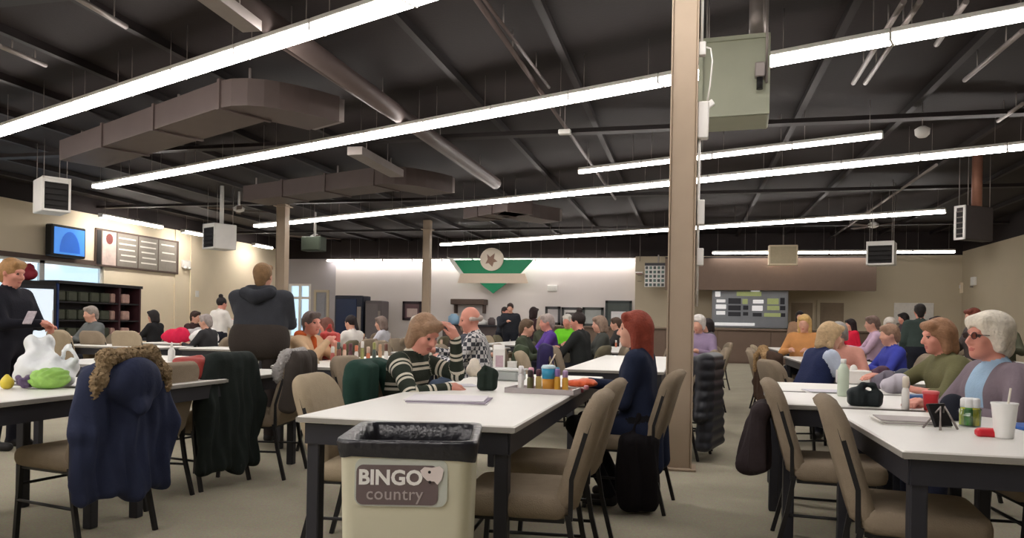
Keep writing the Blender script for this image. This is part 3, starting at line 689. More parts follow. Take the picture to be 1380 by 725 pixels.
for (x0, y0, x1, y1, m_) in ((993, 393, 1026, 399, gtxt), (1012, 389, 1024, 393, wtxt), (964, 393, 971, 400, wtxt), (966, 404, 978, 408, wtxt), (965, 411, 979, 417, wtxt), (966, 420, 978, 425, wtxt),
        (982, 402, 999, 410, dtxt), (982, 412, 999, 419, dtxt), (982, 421, 999, 427, dtxt), (1001, 403, 1008, 410, gtxt), (1002, 412, 1009, 418, dtxt), (1002, 421, 1009, 426, dtxt),
        (1015, 404, 1029, 409, wtxt), (1014, 412, 1028, 419, wtxt), (1034, 402, 1049, 410, gtxt), (1034, 412, 1050, 418, gtxt), (1030, 422, 1052, 427, gtxt), (1051, 401, 1057, 410, dtxt), (1051, 412, 1058, 418, dtxt), (1052, 422, 1058, 427, dtxt), (1015, 422, 1027, 427, dtxt), (964, 436, 1018, 440, wtxt)):
    MB().box(((pxr(x0) + pxr(x1)) / 2, -.014, (pyr(y0) + pyr(y1)) / 2), ((pxr(x1) - pxr(x0)) / 2, .006, (pyr(y0) - pyr(y1)) / 2)).build('readout', m_, t)
for s_ in (-1, 1): MB().tube([(s_ * hx * .8, .08, hz), (s_ * hx * .8, .08, 2.44 - t.location.z)], .02, 6).build('hanger', M_steel, t)
t, hx, hz = wallA('notice_board', 'white notice board on the back wall at the right', 'notice board', 1205, 408, 1258, 437, AT - .03)
MB().box((0, 0, 0), (hx, .025, hz), ch=.01).build('panel', mat('notice_white', (222, 218, 212), .7), t); MB().box((0, -.02, -hz), (hx, .03, .03)).build('ledge', M_steel, t)
p = ONB(1312, 379, BR - .05); t = thing('wall_box', 'small white alarm box high on the right wall', 'alarm', p, R(-90))
MB().box((0, .0, 0), (.16, .05, .14), ch=.02).build('body', M_wmetal, t); MB().lathe([(.05, 0), (.05, .04)], 12, (0, 0, 0)).build('sounder', M_steel, t).location = (0, -.06, -.2)
p = ONB(1295, 388, BR - .04); t = thing('wall_box', 'cream card box on the right wall below the alarm', 'box', p, R(-90))
MB().box((0, 0, 0), (.10, .04, .18), ch=.01).build('body', M_beige, t); MB().box((0, -.045, .04), (.07, .008, .06)).build('slot', M_wmetal, t)
# ------------------------------------------------------------------ tables and chairs
TM = {}; TABS = []; OCC = [(pp.x, pp.y, .15)]; FARC = []
def table(label, b0, b1, a0, a1, rz=0., group=None, z=.75):
    wd, L = b1 - b0, a1 - a0; key = (round(wd, 3), round(L, 3))
    if key not in TM:
        top = MB().box((0, 0, z - .014), (wd / 2, L / 2, .014), ch=.005).mesh('tabletop', M_lam)
        edge = MB()
        for s_ in (-1, 1): edge.box((s_ * wd / 2, 0, z - .015), (.003, L / 2 + .002, .010)); edge.box((0, s_ * L / 2, z - .015), (wd / 2 + .002, .003, .010))
        ap = [MB().box((s_ * (wd / 2 - .035), 0, z - .028 - .045), (.012, L / 2 - .03, .045)).mesh('side_apron', M_dark) for s_ in (-1, 1)] + \
             [MB().box((0, s_ * (L / 2 - .035), z - .028 - .045), (wd / 2 - .03, .012, .045)).mesh('end_apron', M_dark) for s_ in (-1, 1)]
        leg = MB().box((0, 0, (z - .03) / 2), (.028, .028, (z - .03) / 2), ch=.005).mesh('leg', M_dark)
        TM[key] = (top, edge.mesh('edge_band', M_edge), ap, leg)
    top, edge, ap, leg = TM[key]
    TABS.append((b0, b1, a0, a1))
    t = thing('folding_table', label, 'table', ((b0 + b1) / 2, (a0 + a1) / 2, 0), rz, group)
    link('tabletop', top, t); link('edge_band', edge, t)
    for i, m in enumerate(ap): link('side_apron' if i < 2 else 'end_apron', m, t)
    for sx in (-1, 1):
        for sy in (-1, 1): link('leg', leg, t, (sx * (wd / 2 - .06), sy * (L / 2 - .06), 0))
    return t
def chair_meshes(fab):
    out = []; W, Hb = .45, .50
    rec = R(16)
    def bk(u, v, d):      # backrest: slightly curved and reclined, bottom at z .42
        y = -.205 - (v + Hb / 2) * math.sin(rec) + d - .06 * (u / W * 2) ** 2 * -.5
        return (u, y, .64 + v * math.cos(rec))
    out.append(('seat', MB().pillow(rrect(.46, .45, .05, 4), .085, .06, lambda u, v, d: (u, v + .01, .425 + d)).mesh('seat', fab)))
    out.append(('seat_pan', MB().box((0, .01, .374), (.205, .20, .010)).mesh('seat_pan', M_black)))
    out.append(('backrest', MB().pillow(rrect(W, Hb, .11, 6, .05), .06, .25, bk).mesh('backrest', fab)))
    for s_ in (-1, 1):
        out.append(('back_frame', MB().tube([bk(s_ * .215, .14, .0), bk(s_ * .219, -.1, .0), (s_ * .215, -.215, .38)], .013, 4, sq=True, smooth=False).mesh('back_frame', M_black)))
        out.append(('leg', MB().tube([(s_ * .215, -.205, .40), (s_ * .215, -.235, .22), (s_ * .22, -.29, 0)], .0155, 4, sq=True, smooth=False).mesh('leg', M_black)))
        out.append(('leg', MB().tube([(s_ * .20, .19, .38), (s_ * .205, .215, 0)], .0155, 4, sq=True, smooth=False).mesh('leg', M_black)))
        out.append(('stretcher', MB().tube([(s_ * .207, .20, .20), (s_ * .216, -.24, .20)], .008, 6).mesh('stretcher', M_black)))
    out.append(('stretcher', MB().tube([(-.205, .205, .28), (.205, .205, .28)], .008, 6).mesh('stretcher', M_black)))
    return out
CHM = {'taupe': chair_meshes(M_fab), 'tan': chair_meshes(M_fab2), 'olive': chair_meshes(mat('olive_upholstery', (108, 102, 84), .9, .1, 25, .3, 200, spec=.1))}
def chair(label, b, a, face, kind='taupe', group=None, sc=1.):
    if not label.startswith('chair of the'): OCC.append((b, a, .22))
    t = thing('banquet_chair', label, 'chair', (b, a, 0), rz_of(face), group)
    if sc != 1.: t.scale = (1, 1, sc)
    for n, m in CHM[kind]: link(n, m, t)
    return t
def chair_px(label, px, depth, face, kind='taupe', back=.30, sc=1.):    # px, depth of the middle of the backrest top
    p = P(px, 437, depth); d = Vector((math.sin(R(face)), math.cos(R(face)), 0)); c = p + d * back
    return chair(label, c.x, c.y, face, kind, sc=sc)

table('white table nearest the camera behind the bingo bin', -1.60, -.66, 2.82, 5.85)
table('white table on the right holding the foam cup', .70, 1.44, 2.72, 4.06)
table('white table just behind the one with the foam cup', .47, 1.40, 4.20, 5.02)
table('white table holding soft bags in front of the navy vest', .55, 1.42, 5.14, 5.92)
table('white table right of the navy vest', 1.36, 2.2, 6.25, 8.0)
table('white table at the left edge holding the plastic bag', -4.02, -3.10, 1.62, 3.46)
table('white table beside the long black coat', -3.95, -3.03, 3.60, 5.43)
table('white table covered with upright bottles in front of the orange scarf', -3.62, -2.66, 5.92, 8.20)
table('white table behind the red-haired person', -1.12, -.22, 6.75, 10.2)
table('white table behind the chair with the navy coat', -5.6, -4.6, 5.3, 6.9)
table('pale table at far left in front of the tan chairs', -8.75, -7.0, 8.6, 9.4)
table('pale table left of the charcoal jacket', -6.75, -4.9, 8.75, 9.55)
FT = 'far tables'
for i, (b0, a0, b1, a1, lab) in enumerate(((-12.3, 14.3, -10.5, 15.1, 'small far table below the shelf unit on the left'), (-1.75, 11.4, -.85, 14.6, 'far table left of the aisle in front of the counter'),
        (-3.9, 9.3, -3.0, 12.4, 'far table behind the bottles'), (-6.4, 11.5, -5.5, 15.0, 'far table left of the slim dark post'), (-4.1, 14, -3.2, 18, 'far table below the green sign'),
        (1.35, 9.3, 2.25, 11.6, 'far table right of the aisle'), (3.3, 6.2, 4.2, 9.4, 'far table behind the olive jacket'), (3.6, 11, 4.5, 15, 'far table below the notice board'), (-8.9, 14, -8.0, 17.5, 'far table in front of the vending machine'), (-1.9, 16.5, -1, 20, 'farthest table left of the aisle'), (1.6, 13.5, 2.5, 17, 'farthest table right of the aisle'))):
    table('white ' + lab, b0, b1, a0, a1)

chair_px('taupe chair under the navy coat with fur hood at far left', 168, 3.82, 280)
chair_px('taupe chair just behind the navy coat', 236, 4.62, 268)
chair_px('chair under the long black coat', 310, 5.12, 280)
chair_px('taupe chair with a grey hooded jacket thrown on it, in the left aisle', 404, 5.55, 262)
chair('tan chair at the near left corner of the table behind the bingo bin', -1.56, 3.50, 84, 'tan')
chair('chair covered by a dark green jacket left of the striped sweater', -1.57, 4.16, 88)
chair_px('chair of the person in the striped sweater', 494, 4.95, 84)
chair_px('taupe chair left of the table with bottles, behind the green jacket', 470, 5.85, 95)
chair_px('tan chair between the grey hooded jacket and the bottles', 413, 6.75, 80, 'tan')
chair_px('taupe chair nearest on the right side of the table behind the bingo bin', 806, 3.12, 266)
chair_px('second taupe chair, behind the nearest one, next to the red-haired person', 826, 3.80, 270)
chair_px('chair of the red-haired person, against the big post', 908, 4.72, 276, back=.30)
chair_px('chair under the black puffer coat right of the big post', 954, 6.55, 285)
chair_px('taupe chair alone in the aisle behind the puffer coat', 978, 10.3, 265)
chair_px('cream chair at the start of the right tables, far along the aisle', 1018, 12.4, 90, 'tan')
chair_px('chair with a brown fur-hooded parka by the navy vest', 1036, 7.6, 80)
chair_px('taupe chair at left of the right tables with a dark jacket on it', 1045, 4.02, 94)
chair_px('taupe chair nearest the camera at the right table', 1124, 3.05, 97)
chair('chair of the white-haired person', 1.68, 4.02, 268)
chair('chair of the person in the olive jacket', 1.78, 5.42, 268)
chair('chair of the person in the navy vest', *P(1084, 437, 6.55).xy, 72)
chair_px('chair with a moss green jacket behind the white carton', 703, 8.2, 75)
chair_px('chair with a dark blue jacket behind the blue cup', 736, 8.9, 78)
chair_px('leftmost tan chair in front of the far-left pale table', 79, 10.2, 10, 'tan', sc=1.1)
chair_px('brown chair between the two tan chairs at far left', 124, 10.75, 5, sc=1.08)
chair_px('right tan chair in front of the far-left pale table', 170, 10.35, 355, 'tan', sc=1.1)
chair_px('dark green seat chair left of the charcoal jacket, by the red scarf', 268, 12.6, 10, 'olive', sc=1.05)
# chairs at the far tables
def far_chairs(b0, b1, a0, a1, where, step=.68):
    n = int((a1 - a0) / step)
    for i in range(n):
        a = a0 + (i + .5) * (a1 - a0) / n
        if all(math.hypot(b0 - .22 - x, a - y) > .30 + q for x, y, q in OCC): chair(ORD[i] + ' nearest chair left of the table ' + where, b0 - .22 + random.uniform(-.06, .06), a, 90 + random.uniform(-8, 8), random.choice(('taupe', 'olive', 'tan')), 'left chairs ' + where)
        if all(math.hypot(b1 + .22 - x, a - y) > .30 + q for x, y, q in OCC): chair(ORD[i] + ' nearest chair right of the table ' + where, b1 + .22 + random.uniform(-.06, .06), a, 270 + random.uniform(-8, 8), random.choice(('taupe', 'olive')), 'right chairs ' + where)
FARC.append((-1.12, -.22, 6.9, 10.0, 'behind the red-haired person', .78))
FARC.append((-1.75, -.85, 11.4, 14.6, 'left of the aisle, in the middle distance', .8))
FARC.append((-3.9, -3.0, 9.5, 12.2, 'behind the bottles', .9))
FARC.append((-6.4, -5.5, 11.6, 15., 'left of the slim dark post', .85))
FARC.append((-4.1, -3.2, 14, 18, 'below the green sign', .8))
FARC.append((1.35, 2.25, 9.4, 11.5, 'right of the aisle in the middle distance', .75))
FARC.append((3.3, 4.2, 6.4, 9.3, 'behind the olive jacket', .75))
FARC.append((3.6, 4.5, 11, 15, 'below the notice board', .8))
FARC.append((-8.9, -8.0, 14, 17.5, 'in front of the vending machine', .9))

# ------------------------------------------------------------------ the bin
p = P(561, 437, 2.62); t = thing('rubbish_bin', 'pale green-grey rubbish bin with a BINGO label and black liner', 'bin', (p.x, p.y, 0), R(13.5))
M_bin = mat('bin_plastic', (232, 229, 206), .45, .04, 3)
def sqring(hw, z, r, n=6, hy=None): return [(u, v, z) for u, v in rrect(2 * hw, 2 * (hy or hw), r, n)]
def shell(rings, m, nm, par, closed_bottom=True, flip=False):
    mb = MB(); n = len(rings[0]); V = [v for r_ in rings for v in r_]; F = []
    for i in range(len(rings) - 1):
        for q in range(n): F.append((i * n + q, i * n + (q + 1) % n, (i + 1) * n + (q + 1) % n, (i + 1) * n + q))
    if closed_bottom: F.append(tuple(range(n))[::-1])
    mb.add(V, F, 0, True); return mb.build(nm, m, par)
body = shell([sqring(.192, 0, .04), sqring(.20, .02, .045), sqring(.218, .735, .05), sqring(.224, .745, .05), sqring(.224, .76, .05), sqring(.21, .76, .045), sqring(.185, .05, .04)], M_bin, 'bin_body', t)
M_liner = mat('black_liner', (34, 34, 40), .28, .2, 18, .6, 30, spec=.6)
rnd = random.Random(3)
def wav(hw, z, r, a, ph):
    out = []
    for i, (u, v, zz) in enumerate(sqring(hw, z, r, 10)):
        an = math.atan2(v, u); out.append((u * (1 + .012 * math.sin(an * 9 + ph)), v * (1 + .012 * math.sin(an * 9 + ph)), zz + a * math.sin(an * 3 + ph) + a * .6 * math.sin(an * 7 + 2 * ph)))
    return out
shell([wav(.224, .712, .05, .016, 1.1), wav(.229, .735, .05, .008, .9), wav(.231, .757, .05, .003, .5), wav(.228, .769, .05, .003, .5), wav(.203, .766, .05, .002, .5), wav(.196, .70, .05, .006, .3), wav(.175, .45, .05, .01, .3), wav(.10, .36, .03, .01, .3), wav(.01, .35, .004, .0, .3)], M_liner, 'bin_liner', t, False)
lb = MB().prism(rrect(.30, .155, .03), -.0, .003, lambda u, v, d: (u, v, d)).build('label_sheet', mat('label_clear', (196, 200, 190), .3, .03), t)
lb.matrix_basis = Matrix.Translation((-.012, -.2178, .632)) @ Matrix.Rotation(R(90 - 1.4), 4, 'X')
plate = MB().prism(rrect(.265, .128, .022), .003, .005, lambda u, v, d: (u - .012, v - .008, d)).build('label_plate', mat('label_plum', (112, 98, 98), .5, .04), lb)
me = text_mesh('BINGO', .066, .001, .0022); me.materials.append(mat('label_white', (244, 242, 238), .5, .02))
o = link('lettering', me, lb, (-.034, .014, .0062), label='white BINGO lettering')
me = text_mesh('country', .056, .001, .0002, 1.05); me.materials.append(mat('label_grey', (178, 168, 166), .5, .02))
link('lettering', me, lb, (-.02, -.038, .0062), label='pale grey country lettering')
MB().prism([(.062, .040), (.075, .052), (.10, .050), (.125, .056), (.138, .045), (.132, .012), (.118, -.004), (.108, .006), (.085, .008), (.07, .022)], .0064, .0085, lambda u, v, d: (u, v, d)).build('label_patch', mat('label_pink', (232, 220, 216), .5, .05), lb)
for u, v in ((.092, .036), (.094, .004)): MB().lathe([(.005, .0088), (.005, .0095)], 10, (u, v, 0)).build('label_dot', M_black, lb)
# ------------------------------------------------------------------ people
def rotm(yaw=0, pitch=0, roll=0):     # yaw to the left, pitch up, roll
    return np.array((Matrix.Rotation(R(yaw), 3, 'Z') @ Matrix.Rotation(R(pitch), 3, 'X') @ Matrix.Rotation(R(roll), 3, 'Y')))
def ik(s, w, l1, l2, pole):
    s, w, pole = np.array(s, float), np.array(w, float), np.array(pole, float); d = w - s; D = np.linalg.norm(d)
    if D > (l1 + l2) * .995: w = s + d / D * (l1 + l2) * .995; d = w - s; D = np.linalg.norm(d)
    x = (l1 * l1 - l2 * l2 + D * D) / (2 * D); h = math.sqrt(max(l1 * l1 - x * x, 1e-6)); u = d / D
    q = pole - u * (pole @ u); q /= np.linalg.norm(q) + 1e-9
    return s + u * x + q * h, w
SK, TOP, BOT, SHOE, EYE, LIP, JK = 0, 1, 2, 3, 4, 5, 6
def hand(w, d, side, nrm=(0, 0, -1), curl=.5, fine=True):
    w = np.array(w); d = np.array(d) / np.linalg.norm(d); n = np.array(nrm, float); n -= d * (n @ d); n /= np.linalg.norm(n) + 1e-9
    s = np.cross(d, n) * side
    if s @ np.array((side, 0, 0)) > 0: pass
    out = [cap(w, w + d * .05, .026, .03, SK, .02), cap(w + d * .045 - s * .022, w + d * .078 - s * .026, .017, .014, SK, .015), cap(w + d * .045 + s * .022, w + d * .078 + s * .026, .017, .014, SK, .015)]
    if not fine: return out + [cap(w + d * .06, w + d * .13 + n * .04, .026, .015, SK, .02)]
    for i, L in enumerate((.040, .046, .043, .034)):
        o = (-1.5 + i) * .0185; p0 = w + d * .078 + s * o; d1 = d * math.cos(curl) + n * math.sin(curl); d2 = d * math.cos(curl * 2.1) + n * math.sin(curl * 2.1)
        p1 = p0 + d1 * L; p2 = p1 + d2 * L * .8
        out += [cap(p0, p1, .0095, .0088, SK, .004), cap(p1, p2, .0088, .0078, SK, .004)]
    t0 = w + d * .022 - s * .028; t1 = t0 + d * .035 - s * .026 + n * .012; t2 = t1 + d * .03 + n * .012 - s * .002
    out += [cap(t0, t1, .013, .0115, SK, .008), cap(t1, t2, .011, .009, SK, .005)]
    return out
def head_prims(fem=True, fat=1.):
    P_ = [ell((0, -.012, .022), (.074, .094, .098), SK, .02), ell((0, .028, -.045), (.058 * fat, .062, .074), SK, .03), ell((0, .062, -.096), (.026, .024, .02), SK, .03),
          cap((0, .086, .012), (0, .108, -.030), .009, .0135, SK, .012), cap((-.014, .094, -.034), (.014, .094, -.034), .010, .010, SK, .01),
          cap((-.036, .075, .028), (.036, .075, .028), .012, .012, SK, .015), ell((.040, .062, -.03), (.022, .022, .022), SK, .02), ell((-.040, .062, -.03), (.022, .022, .022), SK, .02),
          cap((-.019, .086, -.063), (.019, .086, -.063), .0055, .0055, LIP, .006), cap((-.014, .084, -.070), (.014, .084, -.070), .0065, .0065, LIP, .006)]
    for s_ in (-1, 1):
        P_ += [ell((s_ * .077, -.008, -.008), (.010, .020, .030), SK, .008), ell((s_ * .031, .0745, .006), (.0115, .008, .0065), EYE, .003)]
    return P_
def hair_prims(style):
    P_ = [ell((0, -.020, .034), (.086, .104, .100), 0, .02)]; S_ = [ell((0, .112, -.045), (.070, .085, .105))]
    if style in ('bob', 'puffy', 'long', 'medium'):
        L = {'bob': -.10, 'puffy': -.05, 'long': -.20, 'medium': -.13}[style]; f = 1.2 if style == 'puffy' else 1.
        P_ += [cap((0, -.06, .0), (0, -.075, L), .072 * f, .058 * f, 0, .03)]
        for s_ in (-1, 1): P_ += [cap((s_ * .062, -.015, .03), (s_ * .070, -.02, L), .036 * f, .030, 0, .03)]
        if style == 'puffy': P_ += [ell((0, -.025, .06), (.100, .112, .088), 0, .02)]
        P_ += [cap((-.05, .055, .085), (.05, .06, .082), .03, .03, 0, .03)]
    if style == 'bun': P_ += [ell((0, -.05, .145), (.045, .045, .042), 0, .01)]
    if style == 'pony': P_ += [cap((0, -.10, .05), (0, -.15, -.13), .035, .022, 0, .02)]
    if style == 'short': P_ += [cap((-.045, .05, .09), (.045, .055, .088), .026, .026, 0, .03), cap((0, -.07, -.02), (0, -.07, -.06), .06, .05, 0, .02)]
    if style == 'bald': P_ = [cap((-.075, -.01, .0), (0, -.095, -.01), .022, .03, 0, .02), cap((.075, -.01, .0), (0, -.095, -.01), .022, .03, 0, .02)]
    return P_, S_
MATC = {}
def cmat(rgb, rough=.85, var=.15, sc=12, bump=.25):
    k = tuple(rgb)
    if k not in MATC: MATC[k] = mat('cloth_%d_%d_%d' % k, rgb, rough, var, sc, bump, 60, spec=.15)
    return MATC[k]
def person(label, b, a, face, pose='sit', top=(60, 60, 70), bot=(40, 42, 50), hair=(90, 70, 55), style='short', lean=4., sc=1., yaw=0., pitch=0., arms=('table', 'table'), cell=.02,
           wide=1., skin=None, topmat=None, matfn=None, jacket=None, sleeve=1., extra=(), fine=False, hipz=None, twist=0., legback=0., group=None, hd=(0, 0, 0)):
    sit = pose == 'sit'; hz = hipz or (.55 if sit else .93)
    ln = R(lean); ud = np.array((0, math.sin(ln), math.cos(ln))); hip = np.array((0, 0., hz)); pr = []
    def X(p): return np.array(p, float)
    T = JK if jacket else TOP
    wd = wide
    def tp(h): return hip + ud * h
    pr += [cap(hip + X((-.085 * wd, 0, 0)), hip + X((.085 * wd, 0, 0)), .118 * wd ** .5, None, BOT, .05)]
    pr += [cap(tp(.10) + X((-.075 * wd, .01, 0)), tp(.10) + X((.075 * wd, .01, 0)), .112 * wd ** .6, None, TOP, .06)]
    pr += [cap(tp(.20) + X((-.08 * wd, .02, 0)), tp(.20) + X((.08 * wd, .02, 0)), .108 * wd ** .7, None, TOP, .06)]
    pr += [cap(tp(.34) + X((-.09 * wd, .015, 0)), tp(.34) + X((.09 * wd, .015, 0)), .108 * wd ** .5, None, TOP, .07)]
    pr += [cap(tp(.435) + X((-.125 * wd, 0, 0)), tp(.435) + X((.125 * wd, 0, 0)), .070, None, TOP, .06)]
    nb = tp(.49); hc = nb + ud * .10 + X((0, .035, .045)) + X(hd)
    pr += [cap(nb - ud * .05, nb, .075, .062, TOP, .04), cap(nb, hc + X((0, -.02, -.05)), .052, .050, SK, .02)]
    Hm = rotm(yaw, pitch); hp = [xf(p, Hm, hc) for p in head_prims()]
    pr += hp
    # legs
    for s_ in (-1, 1):
        hj = hip + X((s_ * .09 * wd, .02, -.02))
        if sit:
            kn = X((s_ * .125 * wd, .43, hz - .02)); an = X((s_ * .13, .44 - legback, .09))
            pr += [cap(hj, kn, .088 * wd ** .5, .064, BOT, .04), cap(kn, an, .060, .044, BOT, .03)]
        else:
            kn = X((s_ * .10, .03, .49)); an = X((s_ * .11, -.01, .09))
            pr += [cap(hj, kn, .092 * wd ** .5, .066, BOT, .05), cap(kn, an, .062, .048, BOT, .03)]
        pr += [cap(an + X((0, -.02, -.045)), an + X((s_ * .015, .15, -.05)), .042, .036, SHOE, .02)]
    # arms
    for s_, spec in ((1, arms[0]), (-1, arms[1])):
        sh = tp(.43) + X((s_ * .170 * wd, 0, 0)); pole = X((s_ * .8, -.4, -.7)); nrm = (0, 0, -1); curl = .45
        if spec == 'table': wt = X((s_ * .12, .40, .80 if sit else hz + .1))
        elif spec == 'lap': wt = X((s_ * .08, .27, hz + .12))
        elif spec == 'down': wt = sh + X((s_ * .07, .06, -.50)); nrm = (-s_, 0, 0); pole = X((s_ * .3, -1, 0))
        elif spec == 'chest': wt = X((s_ * .05, .30, hz + .28))
        else:
            wt = X(spec[0]); pole = X(spec[1]) if len(spec) > 1 else pole; nrm = spec[2] if len(spec) > 2 else nrm; curl = spec[3] if len(spec) > 3 else curl
        el, wr = ik(sh, wt, .285, .255, pole); fd = wr - el; fd /= np.linalg.norm(fd)
        c1 = cap(sh, el, .062 * wd ** .4, .050, T, .045); c1['al'] = 0.; c2 = cap(el, el + (wr - el) * (.98 if sleeve >= 1 else .3), .048, .037 if sleeve >= 1 else .045, T, .025); c2['al'] = .285
        pr += [c1, c2]
        if sleeve < 1: pr += [cap(el + (wr - el) * .3, wr, .040, .028, SK, .02)]
        pr += [cap(wr - fd * .02, wr + fd * .01, .026, .027, SK, .015)] + hand(wr, spec[4] if isinstance(spec, (tuple, list)) and len(spec) > 4 else fd, s_, nrm, curl, fine)
    pr += list(extra)
    mats = [skin or M_skin, topmat or cmat(top), cmat(bot), M_shoe, M_eye, M_lip, jacket or cmat(top)]
    body = soft('person', pr, mats, cell, matfn=matfn)
    body.location = (b, a, 0); body.rotation_euler = (0, 0, rz_of(face)); body.scale = (sc * (.955 if sit else 1.),) * 3
    tag(body, label, 'person', group)
    if style:
        hpr, hs = hair_prims(style)
        hm = mat('hair_%d_%d_%d' % tuple(hair), hair, .65, .35, 30, .6, 70, spec=.3)
        soft('hair', [xf(p, Hm, hc) for p in hpr], [hm], max(.008, cell * .7), subs=[xf(p, Hm, hc) for p in hs], parent=body)
    body['_hc'] = [float(x) for x in hc]
    return body, Hm, hc
def at_px(px, depth): p = P(px, 437, depth); return p.x, p.y

# striped sweater
m_str = mat('striped_sweater', (54, 60, 52), .9, .12, 20, .3, 80, spec=.1)
def stripes(m):
    nt = m.node_tree; N = nt.nodes; L = nt.links; b = N['Principled BSDF']; at = N.new('ShaderNodeAttribute'); at.attribute_name = 'along'
    def mth(op, x, y=None, z=None):
        n = N.new('ShaderNodeMath'); n.operation = op
        for i, q in enumerate((x, y, z)):
            if q is None: continue
            if isinstance(q, (int, float)): n.inputs[i].default_value = q
            else: L.new(q, n.inputs[i])
        return n.outputs[0]
    md = mth('MODULO', mth('ADD', at.outputs['Fac'], 1.), .125)
    l = mth('MAXIMUM', mth('COMPARE', md, .03, .009), mth('COMPARE', md, .062, .009))
    src = b.inputs['Base Color'].links[0].from_socket; mx = N.new('ShaderNodeMix'); mx.data_type = 'RGBA'
    L.new(l, mx.inputs[0]); L.new(src, mx.inputs[6]); mx.inputs[7].default_value = (*s2l((214, 208, 192)), 1); L.new(mx.outputs[2], b.inputs['Base Color'])
stripes(m_str)
b_, a_ = at_px(521, 4.72)
body, Hm, hc = person('person in a striped sweater bent over papers, hand on forehead', b_, a_, 92, lean=24, top=(54, 60, 52), topmat=m_str, hair=(158, 126, 100), style='bob', pitch=-28, yaw=-24, cell=.008, fine=True, wide=1.12, skin=M_skin2,
    arms=(((.16, .50, .795), (.9, -.3, -.4), (0, 0, -1), .7), ((-.05, .47, 1.10), (-.3, .5, -1.), (0, -.8, .2), .5, (.15, -.25, .75))), bot=(46, 48, 58))
# red-haired person
b_, a_ = at_px(868, 4.78)
person('red-haired person in a long navy coat sitting by the big post', b_, a_, 277, lean=3, top=(36, 43, 64), bot=(26, 25, 28), hair=(140, 62, 46), style='long', cell=.010, fine=True, arms=('table', 'lap'), legback=.25, wide=1.05, yaw=4,
    extra=[cap((-.12, -.06, .5), (-.14, -.10, .30), .10, .07, TOP, .05), cap((.12, -.06, .5), (.14, -.10, .30), .10, .07, TOP, .05), cap((-.12, -.02, .52), (-.12, .22, .5), .10, .09, TOP, .05), cap((.12, -.02, .52), (.12, .22, .5), .10, .09, TOP, .05)])
# white-haired person
b_, a_ = at_px(1362, 3.78)
def vest(V, m):
    m = m.copy(); tor = m == TOP; m[tor & ((np.abs(V[:, 0]) > .085) | (V[:, 1] < .02))] = JK; return m
jk = cmat((122, 110, 118))
wb, wHm, whc = person('white-haired person in glasses, light blue shirt and mauve vest', b_, a_, 262, lean=8, top=(160, 190, 216), jacket=None, hair=(226, 216, 200), style='puffy', cell=.0075, fine=True, wide=1.22, yaw=10, pitch=2, skin=M_skin2,
    matfn=vest, arms=('table', ((-.16, .34, .80), (-1, -.4, -.5))), bot=(60, 66, 92))
wb.data.materials[6] = jk
gl = MB()
for s_ in (-1, 1): gl.tube([(s_ * (.033 + .022 * math.cos(q)), .098, .004 + .018 * math.sin(q)) for q in [2 * math.pi * i / 12 for i in range(13)]], .0022, 5); gl.tube([(s_ * .056, .096, .008), (s_ * .08, .0, .008)], .002, 5)
gl.tube([(-.011, .099, .006), (.011, .099, .006)], .002, 5)
g_ = gl.build('glasses', mat('glasses_frame', (60, 44, 44), .4), wb); g_.matrix_basis = Matrix.Translation(whc) @ Matrix(wHm.tolist()).to_4x4()
lz = MB()
for s_ in (-1, 1): lz.lathe([(.019, -.0008), (.019, .0008)], 14, (s_ * .033, 0, 0))
l_ = lz.build('lens', glass('tinted_lens', (226, 214, 208), .06), g_); l_.matrix_basis = Matrix.Translation((0, .098, .004)) @ Matrix.Rotation(R(90), 4, 'X')
cl = soft('collar', [cap((-.10, -.03, .93), (0, -.09, .96), .032, None, 0), cap((.10, -.03, .93), (0, -.09, .96), .032), cap((-.10, -.03, .93), (-.085, .02, .88), .032, .025), cap((.10, -.03, .93), (.085, .02, .88), .032, .025)], [cmat((104, 88, 90))], .012, parent=wb); cl.location = (0, .09, .06)
# olive jacket
b_, a_ = at_px(1296, 5.0)
person('person with auburn-grey hair and olive jacket reaching across the table', b_, a_, 264, lean=12, top=(106, 104, 74), hair=(150, 112, 84), style='bob', cell=.010, fine=True, sleeve=.6, wide=1.1, yaw=2, pitch=-8, arms=(((.12, .52, .86), (.8, -.4, -.6), (0, 0, -1), .4), ((-.12, .40, .80), (-.9, -.3, -.5))), skin=M_skin2)
# standing charcoal jacket
b_, a_ = at_px(350, 7.0)
sb, _, _ = person('person in a charcoal hooded jacket standing with back turned', b_, a_, 350, 'stand', top=(60, 62, 68), bot=(50, 44, 42), hair=(134, 104, 72), style='short', cell=.010, wide=1.42, lean=3, arms=('chest', 'chest'), sc=1.0)
soft('hood', [cap((-.12, -.07, 1.40), (0, -.13, 1.36), .055, .06), cap((.12, -.07, 1.40), (0, -.13, 1.36), .055, .06), cap((-.10, 0, 1.42), (.10, 0, 1.42), .06)], [cmat((52, 54, 60))], .014, parent=sb)
soft('jacket_hem', [cap((-.12, 0, .93), (.12, 0, .93), .165, None, 0, .03), cap((-.12, 0, 1.0), (.12, 0, 1.0), .16)], [cmat((62, 56, 52))], .014, parent=sb)
# left standing
b_, a_ = at_px(8, 6.4)
person('fair-haired person in a black top standing at the left edge', b_, a_, 80, 'stand', top=(34, 34, 42), bot=(36, 36, 44), hair=(172, 132, 88), style='short', cell=.010, fine=True, wide=1.25, sc=.97, yaw=-5, pitch=-12, lean=2, arms=(((.05, .34, 1.12), (.8, -.6, -.5), (0, 0, -1), .9), ((-.07, .33, 1.10), (-.8, -.6, -.5), (0, 0, -1), .9)), skin=M_skin2)
